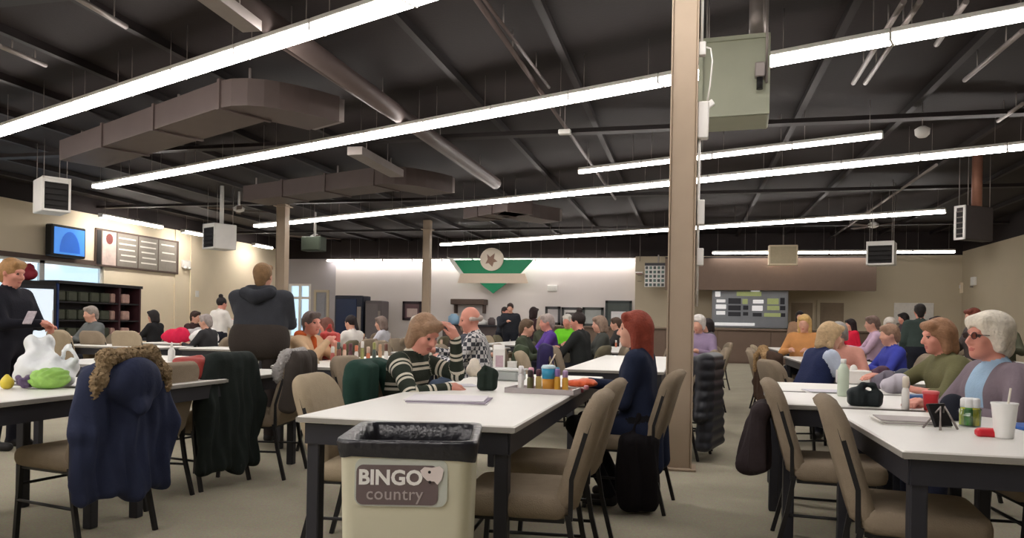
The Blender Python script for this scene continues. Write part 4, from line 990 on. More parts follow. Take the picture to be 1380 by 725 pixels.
# orange scarf
b_, a_ = at_px(408, 7.6)
ob, _, _ = person('person in a beige jacket and orange scarf, seated behind the bottles', b_, a_, 96, top=(206, 174, 140), hair=(96, 84, 80), style='short', cell=.012, lean=8, yaw=-14, arms=(((.06, .34, .98), (.8, -.3, -.7), (0, -.2, -1), .7), ((-.06, .36, .94), (-.8, -.3, -.7), (0, 0, -1), .7)), skin=M_skin2, wide=1.1)
soft('scarf', [cap((-.07, .06, 1.03), (.07, .06, 1.03), .045), cap((0, .12, 1.0), (.02, .16, .80), .05, .04), cap((-.07, .0, 1.05), (.07, 0, 1.05), .05)], [cmat((196, 92, 44))], .014, parent=ob)
# checked shirt
m_chk = mat('checked_shirt', (206, 204, 204), .9, .1, 20)
def checks(m):
    nt = m.node_tree; N = nt.nodes; L = nt.links; b = N['Principled BSDF']; tc = N.new('ShaderNodeTexCoord'); ck = N.new('ShaderNodeTexChecker'); ck.inputs['Scale'].default_value = 26
    L.new(tc.outputs['Object'], ck.inputs['Vector']); src = b.inputs['Base Color'].links[0].from_socket; mx = N.new('ShaderNodeMix'); mx.data_type = 'RGBA'
    L.new(ck.outputs['Fac'], mx.inputs[0]); L.new(src, mx.inputs[6]); mx.inputs[7].default_value = (*s2l((66, 68, 76)), 1); L.new(mx.outputs[2], b.inputs['Base Color'])
checks(m_chk)
b_, a_ = at_px(652, 7.3)
person('balding person in a black and white checked shirt behind the striped sweater', b_, a_, 262, lean=10, topmat=m_chk, hair=(190, 176, 168), style='bald', cell=.012, wide=1.3, sc=1.06, yaw=10, pitch=-14, arms=(((.16, .50, .86), (.8, -.4, -.6)), 'table'), bot=(70, 82, 100), skin=M_skin2)
b_, a_ = at_px(1087, 6.6)
person('fair-haired person in a navy quilted vest seen from behind at the right tables', b_, a_, 72, lean=20, top=(40, 48, 82), hair=(196, 168, 130), style='bob', cell=.012, wide=1.15, arms=('table', 'table'), jacket=cmat((186, 196, 214)), pitch=-12)
b_, a_ = at_px(1138, 8.05)
person('grey-haired person bent over the table beyond the navy vest', b_, a_, 205, lean=22, top=(206, 150, 136), hair=(150, 146, 142), style='puffy', cell=.014, pitch=-35, wide=1.1)
crowd = [
 (478, 12.0, 285, 'sit', (226, 222, 216), (36, 28, 28), 'pony', 1.0, 'dark-haired person in a white top before the vending machine'),
 (293, 13.0, 20, 'stand', (222, 218, 212), (36, 30, 30), 'bun', .92, 'dark-haired person with a bun and white top at the left wall'),
 (130, 12.0, 200, 'sit', (104, 108, 108), (150, 140, 132), 'short', 1.06, 'grey-hooded person seated in front of the shelf unit'),
 (688, 19.0, 175, 'stand', (44, 46, 52), (60, 48, 44), 'short', 1.0, 'person in a black jacket standing below the green sign'),
 (677, 19.6, 120, 'stand', (60, 62, 70), (50, 42, 40), 'short', .95, 'person in dark grey half hidden behind the black jacket below the green sign'),
 (716, 14.5, 20, 'stand', (58, 40, 44), (46, 32, 32), 'bob', .88, 'person in a maroon-black top with back turned, right of the black jacket'),
 (745, 11.0, 250, 'sit', (92, 66, 146), (170, 156, 150), 'short', 1.05, 'grey-haired person in purple below the picture frames'),
 (767, 13.5, 190, 'sit', (120, 214, 52), (214, 208, 200), 'short', 1.08, 'person in a bright lime green shirt'),
 (787, 11.2, 282, 'sit', (42, 44, 44), (44, 34, 32), 'bun', 1.07, 'person in black with hair up right of the lime green shirt'),
 (816, 12.5, 255, 'sit', (74, 76, 72), (150, 128, 112), 'bob', 1.04, 'person in dark olive below the wide picture frame'),
 (836, 10.6, 268, 'sit', (60, 58, 58), (84, 66, 56), 'short', 1.06, 'person in dark brown just left of the red hair'),
 (846, 14.0, 255, 'sit', (210, 190, 170), (120, 100, 88), 'bob', 1.05, 'person in a cream top left of the red hair'),
 (726, 12.6, 95, 'sit', (70, 74, 60), (150, 130, 110), 'bob', 1.05, 'person in an olive coat right of the checked shirt'),
 (702, 10.2, 90, 'sit', (64, 72, 58), (96, 78, 62), 'short', .98, 'person in moss green seated behind the white carton'),
 (624, 11.0, 95, 'sit', (80, 84, 92), (120, 104, 92), 'short', 1.0, 'person in slate grey behind the checked shirt'),
 (556, 12.5, 95, 'sit', (110, 104, 104), (190, 180, 170), 'puffy', 1.0, 'white-haired person in grey behind the striped sweater'),
 (520, 14.0, 262, 'sit', (190, 190, 196), (120, 104, 96), 'bob', 1.0, 'person in pale grey below the poster'),
 (447, 10.5, 265, 'sit', (176, 70, 60), (110, 70, 60), 'bob', .96, 'person in brick red right of the orange scarf'),
 (944, 11.0, 200, 'sit', (150, 132, 160), (226, 220, 214), 'puffy', 1.06, 'white-haired person in lilac just right of the big post'),
 (960, 14.0, 260, 'sit', (84, 80, 84), (44, 36, 36), 'bob', 1.06, 'dark-haired person in grey in the aisle beside the lilac top'),
 (1086, 10.5, 200, 'sit', (204, 146, 92), (214, 178, 116), 'long', 1.10, 'blonde person in a tan top behind the navy vest'),
 (1078, 14.0, 190, 'stand', (150, 120, 96), (40, 32, 32), 'long', .92, 'dark-haired person in tan by the left door behind the counter'),
 (1152, 13.0, 262, 'stand', (204, 34, 62), (36, 28, 30), 'long', .80, 'dark-haired person in a bright red top before the right door'),
 (1184, 13.0, 275, 'sit', (196, 168, 190), (120, 100, 92), 'short', 1.12, 'person in a lilac-pink shirt right of the bright red top'),
 (1200, 14.5, 200, 'sit', (200, 190, 186), (216, 208, 198), 'puffy', 1.12, 'white-haired person right of the lilac-pink shirt'),
 (1210, 8.8, 265, 'sit', (66, 74, 168), (150, 120, 100), 'short', .98, 'person in a royal blue shirt behind the olive jacket'),
 (1223, 14.0, 262, 'stand', (70, 60, 66), (36, 30, 30), 'bob', .90, 'dark-haired person in plum below the notice board'),
 (1241, 12.4, 5, 'stand', (66, 78, 74), (40, 34, 32), 'short', .92, 'person in a dark green-grey jacket with back turned below the notice board'),
 (1270, 13.0, 262, 'sit', (60, 56, 62), (44, 36, 36), 'bob', 1.15, 'dark-haired person behind the auburn-grey head'),
 (1320, 9.2, 262, 'stand', (84, 76, 74), (118, 62, 48), 'bob', .86, 'chestnut-haired person behind the white-haired person'),
 (1346, 9.8, 200, 'sit', (90, 92, 76), (100, 90, 70), 'short', 1.18, 'person in moss brown at the right edge behind the white hair'),
 (212, 15.0, 262, 'sit', (40, 40, 42), (40, 36, 36), 'bob', 1.05, 'person in black seated by the left wall below the menu board'),
 (258, 15.5, 90, 'sit', (64, 46, 46), (60, 44, 40), 'short', 1.05, 'person in dark maroon seated by the left wall'),
 (284, 11.6, 262, 'sit', (54, 54, 56), (160, 150, 146), 'short', .98, 'grey-haired person in black left of the charcoal jacket'),
]
# each one is moved along its own line of sight until clear of tables, posts and neighbours
for o in [o for o in bpy.data.objects if o.get('category') == 'person']: OCC.append((o.location.x, o.location.y, .30))
def clear(b, a, face, r):
    fx, fy = math.sin(R(face)), math.cos(R(face))
    for (b0, b1, a0, a1) in TABS:
        x = min(max(b, b0), b1); y = min(max(a, a0), a1)
        if math.hypot(x - b, y - a) < r: return False
    return all(math.hypot(b - x, a - y) > r + q for x, y, q in OCC)
for px, d, f, pose, top, hr, st, sc_, lab in crowd:
    best = None
    for k in sorted(range(-30, 46), key=abs):
        b_, a_ = at_px(px, d * (1 + k * .01))
        if clear(b_, a_, f, .31): best = d * (1 + k * .01); break
    if best is None: b_, a_ = at_px(px, d); best = d
    OCC.append((b_, a_, .32))
    person(lab, b_, a_, f, pose, top=top, hair=hr, style=st, sc=sc_, cell=.020, wide=1.12, lean=6, pitch=-8, arms=('table', 'table') if pose == 'sit' else ('chest', 'down'), skin=M_skin2 if px % 2 else M_skin)
    if pose == 'sit': chair('chair of the ' + lab, b_, a_, f, 'olive' if px % 2 else 'taupe')
for args in FARC: far_chairs(*args)

# ------------------------------------------------------------------ coats on chairs
def folds(amp, fx, seed=0.):
    def f(V):
        V = V.copy(); w_ = np.clip((.9 - V[:, 2]) / .4, .15, 1)
        V[:, 1] += amp * w_ * (np.sin(V[:, 0] * fx * 1.6 + seed + 1.6 * np.sin(V[:, 2] * 5 + seed)) + .45 * np.sin(V[:, 0] * fx * 3.7 + V[:, 2] * 9 + seed)); V[:, 0] += amp * .6 * w_ * np.sin(V[:, 2] * 16 + V[:, 1] * 24 + seed); return V
    return f
def coat(name, label, ch, m, ln=.60, wd=.25, sleeves=True, seed=0., amp=.016, thick=.055, cat='coat', front=.3, cell=.010, extra=()):
    zt = .905; zb = zt - ln; thick = .042
    pr = [cap((-wd * .75, -.31, zt - .03), (wd * .75, -.31, zt - .03), thick + .01, None, 0, .04), rbox((0, -.335, (zt + zb) / 2), (wd, thick * .8, (zt - zb) / 2), .04, 0, .05),
          cap((-wd, -.32, zt - .10), (-wd * 1.15, -.30, zb + .02), thick, thick * 1.1, 0, .06), cap((wd, -.32, zt - .10), (wd * 1.15, -.30, zb + .02), thick, thick * 1.1, 0, .06), cap((0, -.35, zt - .1), (.02, -.36, zb), thick, thick * 1.1, 0, .06)]
    pr += [rbox((s_ * wd * .6, -.245, zt - front / 2), (wd * .38, .03, front / 2), .025, 0, .04) for s_ in (-1, 1)]
    if sleeves:
        for s_ in (-1, 1): pr += [cap((s_ * wd * .95, -.30, zt - .07), (s_ * (wd + .055), -.33, zt - .32), .055, .05, 0, .03), cap((s_ * (wd + .055), -.33, zt - .32), (s_ * (wd + .04), -.30, zt - min(.56, ln)), .05, .042, 0, .03)]
    pr += list(extra)
    o = soft(name, pr, [m], cell, disp=folds(amp, 24, seed)); o.location = ch.location; o.rotation_euler = ch.rotation_euler
    return tag(o, label, cat)
chs = {o['label']: o for o in bpy.data.objects if o.get('category') == 'chair'}
def CH(s): return [o for l, o in chs.items() if l.startswith(s)][0]
def furry(V): return V + .006 * np.sin(V[:, [1, 2, 0]] * 260 + 3 * np.sin(V[:, [2, 0, 1]] * 170))
navy = cmat((44, 50, 74), .7); fur = mat('fur_tan', (150, 128, 98), .95, .4, 40, 1., 60)
c1 = coat('winter_coat', 'navy winter coat with tan fur hood over the far-left chair', CH('taupe chair under the navy'), navy, .66, .20, seed=.4, amp=.016,
    extra=[ell((0, -.40, .84), (.13, .07, .11), 0, .04), cap((-.1, -.38, .8), (.0, -.42, .70), .05, .04, 0, .03), cap((.1, -.38, .8), (.0, -.42, .70), .05, .04, 0, .03)])
soft('fur_trim', [cap((-.19, -.36, .84), (-.14, -.35, .95), .03, .038), cap((-.14, -.35, .95), (.12, -.34, .965), .038, .04), cap((.12, -.34, .965), (.19, -.36, .86), .04, .032), cap((-.19, -.36, .84), (-.21, -.35, .76), .04, .025), cap((.19, -.36, .86), (.215, -.36, .78), .04, .025)], [fur], .008, disp=furry, parent=c1)
coat('long_coat', 'long black coat hanging over a chair in the left aisle', CH('chair under the long'), cmat((38, 44, 42)), .78, .19, seed=2., amp=.018)
gj = coat('grey_jacket', 'dark jacket with grey fleece hood slung over the left aisle chair', CH('taupe chair with a grey'), cmat((70, 64, 60)), .40, .2, False, seed=1.)
soft('hood_lining', [cap((-.12, -.30, .90), (.06, -.30, .91), .04, .04), ell((-.16, -.27, .86), (.07, .06, .08), 0, .03), ell((-.19, -.23, .77), (.06, .05, .08), 0, .03)], [mat('fleece_grey', (176, 172, 170), .95, .2, 30, .8, 60)], .009, disp=furry, parent=gj)
coat('green_jacket', 'dark green jacket spread over the chair left of the striped sweater', CH('chair covered by a dark green'), cmat((42, 68, 60)), .40, .235, False, seed=3., amp=.008)
def quilt(V):
    V = V.copy(); V[:, 1] -= .012 * np.abs(np.sin(V[:, 2] * 36)); V[:, 0] *= 1 + .03 * np.abs(np.sin(V[:, 2] * 36)); V[:, 0] *= 1 + .55 * np.clip((.62 - V[:, 2]) / .6, 0, 1); return V
pc = CH('chair under the black puffer')
o = soft('puffer_coat', [rbox((0, -.33, .50), (.21, .07, .41), .05, 0, .05), cap((-.16, -.31, .86), (.16, -.31, .86), .07, None, 0, .04), cap((-.2, -.31, .84), (-.25, -.31, .4), .06, .06, 0, .05), cap((.2, -.31, .84), (.25, -.31, .4), .06, .06, 0, .05), rbox((0, -.22, .7), (.2, .04, .2), .03, 0, .04)], [mat('puffer_black', (38, 40, 48), .45, .15, 15, spec=.4)], .012, disp=quilt)
o.location = pc.location; o.rotation_euler = pc.rotation_euler; tag(o, 'long black quilted puffer coat hanging right of the big post', 'coat')
pk = coat('parka', 'dark brown parka on the chair next to the navy vest', CH('chair with a brown fur'), cmat((72, 56, 46)), .5, .24, seed=5.)
soft('fur_trim', [cap((-.20, -.37, .72), (-.16, -.36, .86), .03, .04), cap((-.16, -.36, .86), (0, -.35, .93), .04, .045), cap((0, -.35, .93), (.16, -.36, .86), .045, .04), cap((.16, -.36, .86), (.20, -.37, .72), .04, .03)], [mat('fur_gold', (160, 130, 92), .95, .4, 40, 1., 60)], .010, disp=furry, parent=pk)
dj = CH('taupe chair at left of the right')
o = soft('dark_jacket', [cap((-.12, -.35, .72), (.12, -.35, .72), .035, None, 0, .04), rbox((0, -.37, .56), (.15, .04, .18), .035, 0, .04), cap((0, -.39, .62), (.02, -.43, .42), .05, .07, 0, .05), cap((-.1, -.39, .6), (-.12, -.40, .38), .04, .05, 0, .04)], [cmat((52, 44, 46))], .01, disp=folds(.014, 26, 1.5))
o.location = dj.location; o.rotation_euler = dj.rotation_euler; tag(o, 'dark plum jacket on the chair left of the right tables', 'coat')
coat('green_jacket', 'moss green jacket on a chair behind the white carton', CH('chair with a moss green'), cmat((66, 76, 58)), .5, .19, True, seed=.8, cell=.014)
coat('blue_jacket', 'dark blue jacket on a chair behind the blue cup', CH('chair with a dark blue'), cmat((52, 46, 84)), .5, .19, True, seed=2.8, cell=.014)
# the tail of the red-haired person's dark scarf and trousers bag beside the chair
o = soft('tote_bag', [rbox((0, 0, .25), (.13, .08, .24), .06, 0, .04), cap((-.07, 0, .46), (0, 0, .60), .012), cap((.07, 0, .46), (0, 0, .60), .012)], [cmat((30, 27, 30))], .012, disp=folds(.012, 30))
q = G(862, 688, 0); o.location = (q.x - .01, q.y - .05, 0); o.rotation_euler = (0, 0, R(20)); tag(o, 'black cloth bag standing on the floor beside the red-haired person', 'bag')
# ------------------------------------------------------------------ small things on the tables
ZT = .7505
def onT(px, py): p = G(px, py, ZT); return p
def put(o, px, py, label, cat, rz=0., group=None, z=None):
    p = onT(px, py); o.location = (p.x, p.y, ZT if z is None else z); o.rotation_euler = (0, 0, rz); return tag(o, label, cat, group)
def dauber(px, py, body, capc, label, h=.13, group=None, loc=None):
    p = loc or onT(px, py); t = thing('bingo_dauber', label, 'dauber', p, 0, group)
    MB().lathe([(.017, 0), (.019, .004), (.019, h * .55), (.015, h * .62), (.013, h * .66)], 12).build('bottle', mat('dauber_%d_%d_%d' % body, body, .35, .05), t)
    MB().lathe([(.0165, h * .66), (.0165, h * .94), (.012, h)], 12).build('cap', mat('dauber_%d_%d_%d' % capc, capc, .35, .05), t)
    return t
def papers(px, py, wd, L, n, label, rz=0., cols=((236, 234, 230), (206, 204, 212))):
    p = onT(px, py); t = thing('paper_pad', label, 'papers', p, rz); r_ = random.Random(int(px))
    for i in range(n):
        o = MB().box((0, 0, .002 + i * .005), (wd / 2, L / 2, .0022)).build('sheet', mat('sheet_%d' % (i % 2) + str(cols[i % 2]), cols[i % 2], .8, .04, 20), t)
        o.location = (r_.uniform(-.02, .02), r_.uniform(-.02, .02), 0); o.rotation_euler = (0, 0, r_.uniform(-.12, .12))
    return t
# near table
t = papers(606, 540, .40, .30, 3, 'stack of bingo sheets in front of the striped sweater', R(8), ((226, 222, 226), (150, 140, 156)))
papers(622, 521, .20, .16, 2, 'loose white slip under the writing hand', R(30))
o = soft('handbag', [rbox((0, 0, .055), (.06, .035, .055), .025, 0, .02), ell((.03, 0, .10), (.035, .03, .03), 0, .02), cap((-.05, 0, .10), (-.015, 0, .135), .009), cap((-.015, 0, .135), (.03, 0, .12), .009)], [cmat((40, 50, 44))], .006, disp=folds(.005, 60)); put(o, 656, 526, 'small dark green pouch beside the writing hand', 'pouch')
p = onT(682, 512); t = thing('snack_tray', 'low clear plastic box behind the dark green pouch', 'tray', p, R(-10))
MB().box((0, 0, .035), (.12, .09, .035), ch=.01).build('box', mat('clear_box', (176, 182, 180), .2, .08), t); MB().box((0, 0, .077), (.13, .10, .007), ch=.004).build('lid', mat('clear_lid', (214, 216, 214), .25, .04), t)
t = thing('carton', 'tall white carton standing behind the plastic box', 'carton', onT(672, 504), R(20))
MB().box((0, 0, .10), (.045, .035, .10), ch=.004).build('box', M_paper, t); MB().prism([(-.035, .2), (.035, .2), (.0, .235)], -.045, .045, lambda u, v, d: (d, u, v)).build('gable_top', M_paper, t)
MB().box((0, -.036, .10), (.03, .001, .05)).build('print', mat('carton_print', (196, 170, 180), .6, .3, 40), t)
t = thing('carton', 'short white carton beside the tall white carton', 'carton', onT(690, 503), R(5)); MB().box((0, 0, .045), (.035, .03, .045), ch=.004).build('box', M_paper, t); MB().box((0, 0, .093), (.037, .032, .004)).build('lid', M_wmetal, t)
p = onT(732, 529); t = thing('serving_tray', 'shallow grey tray of daubers on the near table', 'tray', p, R(-4))
MB().box((0, .0, .006), (.20, .10, .006), ch=.003).build('tray_base', mat('tray_grey', (206, 202, 200), .3), t)
f = MB()
for s_ in (-1, 1): f.box((s_ * .20, 0, .015), (.006, .10, .015)); f.box((0, s_ * .10, .015), (.206, .006, .015))
f.build('rim', mat('tray_rim', (176, 168, 168), .3), t)
zz = ZT + .013
def tr(dx, dy): return (p.x + dx, p.y + dy, zz)
dauber(0, 0, (240, 238, 236), (236, 234, 234), 'white dauber at the left end of the grey tray', .14, None, tr(-.14, .02))
dauber(0, 0, (120, 60, 96), (236, 170, 190), 'plum dauber with pink cap on the grey tray', .13, None, tr(-.085, .05))
dauber(0, 0, (96, 92, 60), (60, 48, 50), 'olive dauber with dark cap on the grey tray', .12, None, tr(-.075, -.02))
dauber(0, 0, (214, 190, 120), (96, 60, 70), 'straw-coloured dauber on the grey tray', .12, None, tr(-.04, .06))
t = thing('drink_cup', 'tall cup with blue top and amber bottom on the grey tray', 'cup', tr(.03, .0))
MB().lathe([(.034, 0), (.038, .07)], 18).build('lower_cup', mat('cup_amber', (206, 146, 60), .3, .1), t)
MB().lathe([(.038, .07), (.042, .13)], 18).build('upper_cup', mat('cup_blue', (54, 150, 190), .3, .1), t)
MB().lathe([(.044, .13), (.044, .137), (.036, .150), (.01, .152)], 18).build('lid', mat('cup_lid', (190, 214, 224), .25), t)
MB().tube([(0, 0, .14), (.035, .02, .215)], .004, 6).build('straw', mat('straw_tan', (222, 206, 184), .5), t)
dauber(0, 0, (214, 160, 60), (150, 120, 180), 'amber dauber with violet cap right of the blue cup', .13, None, tr(.085, -.01))
dauber(0, 0, (60, 110, 170), (70, 160, 200), 'blue dauber behind the blue cup', .135, None, tr(.07, .065))
dauber(0, 0, (230, 180, 80), (190, 160, 200), 'yellow dauber at the right end of the grey tray', .12, None, tr(.125, .03))
o = soft('snack_bag', [ell((0, 0, .022), (.11, .06, .026), 0), ell((.04, .02, .03), (.05, .04, .022), 0)], [mat('orange_bag', (214, 92, 48), .4, .35, 18)], .008, disp=folds(.005, 70)); put(o, 783, 521, 'orange snack bag lying right of the grey tray', 'snack')
for i, (x, y, c_, nm) in enumerate(((772, 531, (170, 60, 60), 'dark red'), (783, 529, (120, 50, 60), 'maroon'), (790, 525, (226, 150, 160), 'pink'))):
    o = MB().lathe([(.012, 0), (.016, .004), (.016, .02), (.012, .026)], 10).build('chip_cup', mat('chip_%d' % i, c_, .4)); put(o, x, y, nm + ' little pot at the table edge by the orange snack bag', 'pot')
papers(800, 516, .16, .2, 2, 'white papers at the far right corner of the near table', R(15))
o = soft('snack_bag', [ell((0, 0, .05), (.06, .05, .055), 0), ell((.0, .01, .1), (.04, .03, .04), 0)], [mat('cream_bag', (216, 206, 190), .5, .3, 18)], .009, disp=folds(.006, 70)); put(o, 638, 507, 'cream snack bag behind the writing hand', 'snack')
# bottles on the table in front of the orange scarf
rnd = random.Random(12); bc = [(178, 92, 84), (120, 84, 74), (210, 180, 160), (96, 60, 66), (220, 214, 208), (150, 150, 96), (200, 120, 90), (84, 96, 90), (186, 150, 120), (230, 226, 222)]
nmz = ['brick', 'brown', 'sand', 'wine', 'white', 'olive', 'coral', 'grey-green', 'tan', 'chalk']
for i in range(10):
    x = 448 + i * 8; dauber(x, 492 - (i % 3) * 3, bc[i], bc[(i * 3 + 4) % 10], nmz[i] + ' bottle in the row of upright bottles left of the striped sweater', .17 + .03 * (i % 2))
o = soft('gift_bag', [rbox((0, 0, .14), (.10, .06, .14), .02, 0), cap((-.05, 0, .28), (0, 0, .36), .01), cap((.05, 0, .28), (0, 0, .36), .01)], [mat('red_bag', (190, 70, 66), .6, .3, 20)], .014, disp=folds(.01, 40)); put(o, 444, 484, 'red gift bag beside the orange scarf', 'bag')
# plastic bag on the left table
m_bag = mat('thin_plastic', (226, 230, 232), .3, .06, 12, .5, 30, spec=.5)
def crumple(V):
    V = V.copy(); V[:, 2] += .02 * np.sin(V[:, 0] * 38 + 3 * np.sin(V[:, 1] * 20)) * np.clip(V[:, 2] * 6, 0, 1); V[:, 0] += .015 * np.sin(V[:, 2] * 45 + V[:, 1] * 30); return V
q = onT(52, 523)
pb = soft('plastic_bag', [ell((-.03, 0, .09), (.15, .13, .10), 0, .04), ell((-.06, .02, .20), (.085, .07, .085), 0, .05), ell((.10, 0, .08), (.09, .1, .085), 0, .04), cap((-.07, .0, .24), (-.04, 0, .27), .03, .02, 0, .04)] + [cap((.13 + .05 * math.cos(R(x)), .02, .14 + .085 * math.sin(R(x))), (.13 + .05 * math.cos(R(x + 30)), .02, .14 + .085 * math.sin(R(x + 30))), .012, None, 0, .01) for x in range(-60, 150, 30)], [m_bag], .009, disp=crumple)
pb.location = (q.x - .08, q.y + .12, ZT); tag(pb, 'white plastic carrier bag with handle loops on the left table', 'bag')
o = soft('lettuce', [ell((0, 0, .055), (.085, .07, .055), 0, .02), ell((.04, .03, .06), (.05, .05, .05), 0), ell((-.05, -.02, .05), (.05, .05, .045), 0)], [mat('leaf_green', (150, 196, 96), .5, .35, 25)], .008, disp=lambda V: V * (1 + .07 * np.sin(V[:, :1] * 130 + 2 * np.sin(V[:, 2:] * 110)))); put(o, 66, 524, 'green lettuce in front of the white plastic bag', 'lettuce')
o = soft('pepper', [ell((0, 0, .03), (.03, .03, .032), 0), ell((.02, 0, .034), (.022, .025, .028), 0), cap((0, 0, .06), (.005, 0, .075), .005)], [mat('pepper_yellow', (222, 200, 70), .35, .15)], .006); put(o, 8, 524, 'yellow pepper at the left edge of the table', 'pepper')
o = soft('grape_bunch', [ell((random.uniform(-.04, .04), random.uniform(-.03, .03), .02 + .014 * (i % 4)), (.016,) * 3, 0, .003) for i in range(22)], [mat('grape_purple', (96, 80, 110), .35, .3, 30)], .006); put(o, 32, 524, 'dark purple bunch of grapes before the plastic bag', 'grapes')
# bottles, scarves seen on the far-left tables
t = thing('squeeze_bottle', 'white squeeze bottle behind the taupe chair on the left', 'bottle', onT(231, 487)); MB().lathe([(.03, 0), (.032, .01), (.032, .1), (.012, .13)], 12).build('bottle', M_wmetal, t); MB().lathe([(.012, .13), (.009, .17), (.003, .18)], 10).build('nozzle', M_wmetal, t)
o = soft('red_purse', [rbox((0, 0, .07), (.12, .06, .07), .03, 0), cap((-.07, 0, .12), (.07, 0, .15), .012)], [mat('purse_red', (160, 62, 56), .5, .2)], .012); put(o, 258, 510, 'red purse between the navy coat and the long black coat', 'purse')
for (x, d, c_, lab, cat) in ((238, 12.2, (206, 40, 76), 'crimson scarf heaped on a far-left table', 'scarf'), (262, 12.4, (170, 168, 168), 'grey shawl heaped beside the crimson scarf', 'shawl'), (276, 12.0, (228, 226, 224), 'white bundle beside the charcoal jacket', 'bundle')):
    q = P(x, 437, d)
    tb = None
    o = soft(cat, [ell((0, 0, .10), (.24, .16, .12), 0, .05), ell((.1, 0, .16), (.12, .1, .10), 0, .05), ell((-.1, .02, .14), (.12, .1, .08), 0, .05)], [cmat(c_)], .02, disp=folds(.02, 25)); o.location = (q.x, q.y, ZT); tag(o, lab, cat)
q0 = P(230, 437, 12.2); q1 = P(280, 437, 12.2); table('pale table under the crimson scarf', q0.x - .4, q1.x + .4, q0.y - .4, q0.y + .5)
# right table
t = thing('foam_cup', 'white foam cup with a straw on the right table', 'cup', onT(1353, 590))
MB().lathe([(.030, 0), (.032, .004), (.044, .125), (.046, .128), (.046, .134), (.041, .134), (.03, .02)], 24).build('cup', mat('foam_white', (240, 240, 238), .7, .02), t); MB().tube([(.0, 0, .03), (.02, .0, .19)], .004, 8).build('straw', mat('straw_white', (226, 220, 206), .5), t)
p = onT(1307, 574); t = thing('pencil_cup', 'clear cup holding yellow-green daubers on the right table', 'cup', p)
MB().lathe([(.040, 0), (.044, .075), (.042, .075), (.038, .004)], 20).build('cup', glass('clear_plastic', (225, 232, 230), .15), t)
for i in range(6):
    x = R(60 * i); dauber(0, 0, ((196, 206, 50), (84, 150, 70), (214, 200, 60))[i % 3], (238, 240, 240), 'slim dauber with white cap in the clear cup', .115, 'daubers in the clear cup', (p.x + .022 * math.cos(x), p.y + .022 * math.sin(x), ZT + .004))
o = soft('red_wallet', [rbox((0, 0, .012), (.035, .022, .012), .008, 0), cap((-.02, 0, .022), (.02, 0, .022), .006)], [mat('wallet_red', (206, 42, 54), .4, .1)], .005); put(o, 1329, 588, 'small red pouch left of the foam cup', 'pouch')
o = MB().box((0, 0, .008), (.05, .09, .008), ch=.004).build('blue_notebook', mat('notebook_blue', (44, 92, 170), .4)); put(o, 1384, 578, 'blue notebook at the right edge behind the foam cup', 'notebook', R(10))
t = thing('card_holder', 'black and silver easel stand on the right table', 'stand', onT(1270, 578), R(35))
for s_ in (-1, 1): MB().tube([(s_ * .05, -.03, 0), (s_ * .012, .0, .09), (s_ * .05, .05, 0)], .005, 6).build('leg', M_steel, t)
MB().box((0, .015, .055), (.05, .006, .05), rot=Matrix.Rotation(R(-25), 3, 'X'), ch=.003).build('panel', M_black, t)
papers(1226, 570, .26, .2, 4, 'thick pad of bingo sheets on the right table', R(4), ((228, 226, 220), (176, 168, 166)))
o = soft('knit_hat', [ell((0, 0, .06), (.055, .05, .06), 0), cap((-.04, 0, .015), (.04, 0, .015), .022)], [cmat((40, 42, 52))], .007); put(o, 1284, 566, 'black knit pouch behind the easel stand', 'pouch')
t = thing('drink_can', 'red drink cup on the table before the white-haired person', 'cup', onT(1254, 553)); mr = mat('cup_red', (214, 60, 70), .35)
MB().lathe([(.03, 0), (.036, .08), (.038, .084)], 18).build('cup', mr, t); MB().lathe([(.040, .084), (.040, .096), (.03, .10)], 18).build('lid', mat('cup_red2', (230, 110, 112), .35), t)
dauber(1220, 552, (240, 238, 234), (236, 226, 210), 'tall white dauber left of the red drink cup', .17)
o = MB().box((0, 0, .02), (.07, .05, .02), ch=.008).build('blue_case', mat('case_blue', (56, 90, 140), .4)); put(o, 1237, 541, 'blue case beside the tall white dauber', 'case', R(10))
o = soft('handbag', [rbox((0, 0, .04), (.085, .05, .04), .025, 0, .02), ell((-.04, 0, .07), (.05, .04, .03), 0, .02), cap((-.06, -.02, .07), (-.02, -.03, .115), .008), cap((-.02, -.03, .115), (.03, -.03, .115), .008), cap((.03, -.03, .115), (.06, -.02, .07), .008)], [cmat((44, 50, 52), .5)], .007, disp=folds(.005, 50)); put(o, 1165, 547, 'black handbag on the table behind the near right chair', 'handbag')
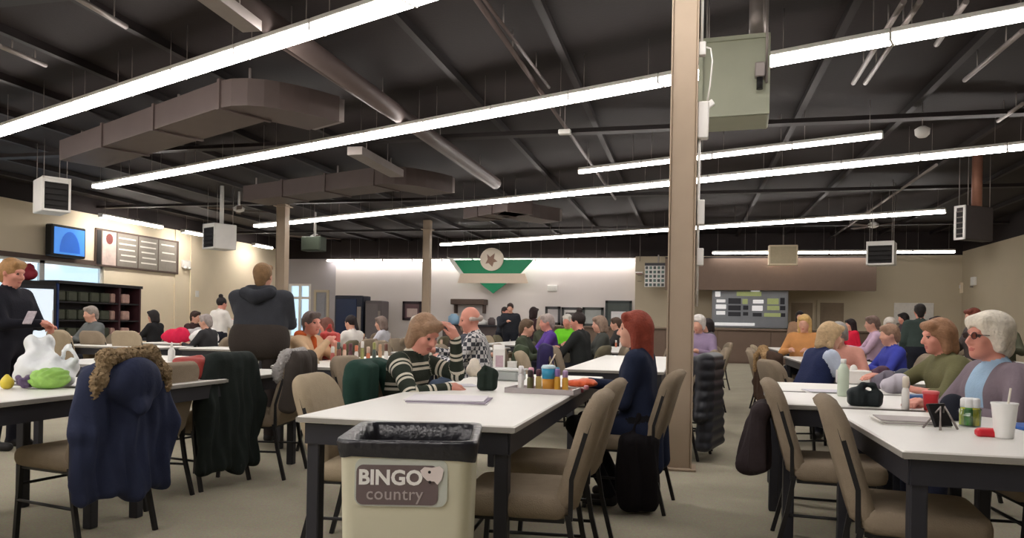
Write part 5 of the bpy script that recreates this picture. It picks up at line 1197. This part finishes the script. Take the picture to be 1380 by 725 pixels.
t = thing('water_bottle', 'pale green clear bottle beside the black handbag', 'bottle', onT(1136, 534)); MB().lathe([(.03, 0), (.033, .01), (.033, .16), (.014, .2)], 14).build('bottle', mat('bottle_pale', (196, 208, 190), .2), t); MB().lathe([(.016, .2), (.016, .225)], 12).build('cap', M_wmetal, t)
t = thing('tissue_box', 'white tissue box behind the black handbag', 'box', onT(1150, 517), R(10)); MB().box((0, 0, .05), (.11, .06, .05), ch=.006).build('box', M_paper, t); o = soft('tissue', [ell((0, 0, .11), (.03, .012, .035), 0)], [M_paper], .008, parent=t)
for i, (x, y, c_, lab) in enumerate(((1190, 524, (110, 104, 116), 'grey-violet'), (1205, 530, (196, 190, 200), 'pale lilac'), (1183, 515, (86, 60, 74), 'plum'), (1212, 520, (74, 78, 92), 'slate'))):
    o = soft('pouch', [ell((0, 0, .05), (.09, .06, .055), 0, .03), ell((.03, 0, .09), (.05, .04, .04), 0, .03)], [cmat(c_, .6)], .011, disp=folds(.008, 50)); put(o, x, y, lab + ' soft bag among the clutter before the olive jacket', 'bag')
papers(1110, 528, .24, .2, 2, 'white sheets on the table in front of the navy vest', R(8))
# far-table clutter
rnd = random.Random(5)
for (b0, b1, a0, a1, where) in ((-1.7, -.9, 11.6, 14.4, 'middle-distance table left of the aisle'), (-3.8, -3.1, 9.5, 12.2, 'table behind the bottles'), (1.5, 2.1, 9.5, 11.4, 'middle-distance table right of the aisle'), (3.4, 4.1, 6.4, 9.2, 'table behind the olive jacket'), (-6.3, -5.6, 11.7, 14.8, 'table left of the slim dark post')):
    for i in range(10):
        c_ = rnd.choice(bc); dauber(0, 0, c_, rnd.choice(bc), 'little bottle on the ' + where, rnd.uniform(.13, .22), 'bottles on the ' + where, (rnd.uniform(b0, b1), rnd.uniform(a0, a1), ZT))
q = P(40, 428, 6.2)
t = thing('phone', 'phone in the hands of the fair-haired person at the left edge', 'phone', (q.x, q.y, q.z), R(20)); MB().box((0, 0, 0), (.035, .006, .07), rot=Matrix.Rotation(R(-40), 3, 'X'), ch=.004).build('case', mat('phone_case', (180, 170, 176), .4, .4, 40), t)
for o in bpy.data.objects:
    if '_hc' in o: del o['_hc']
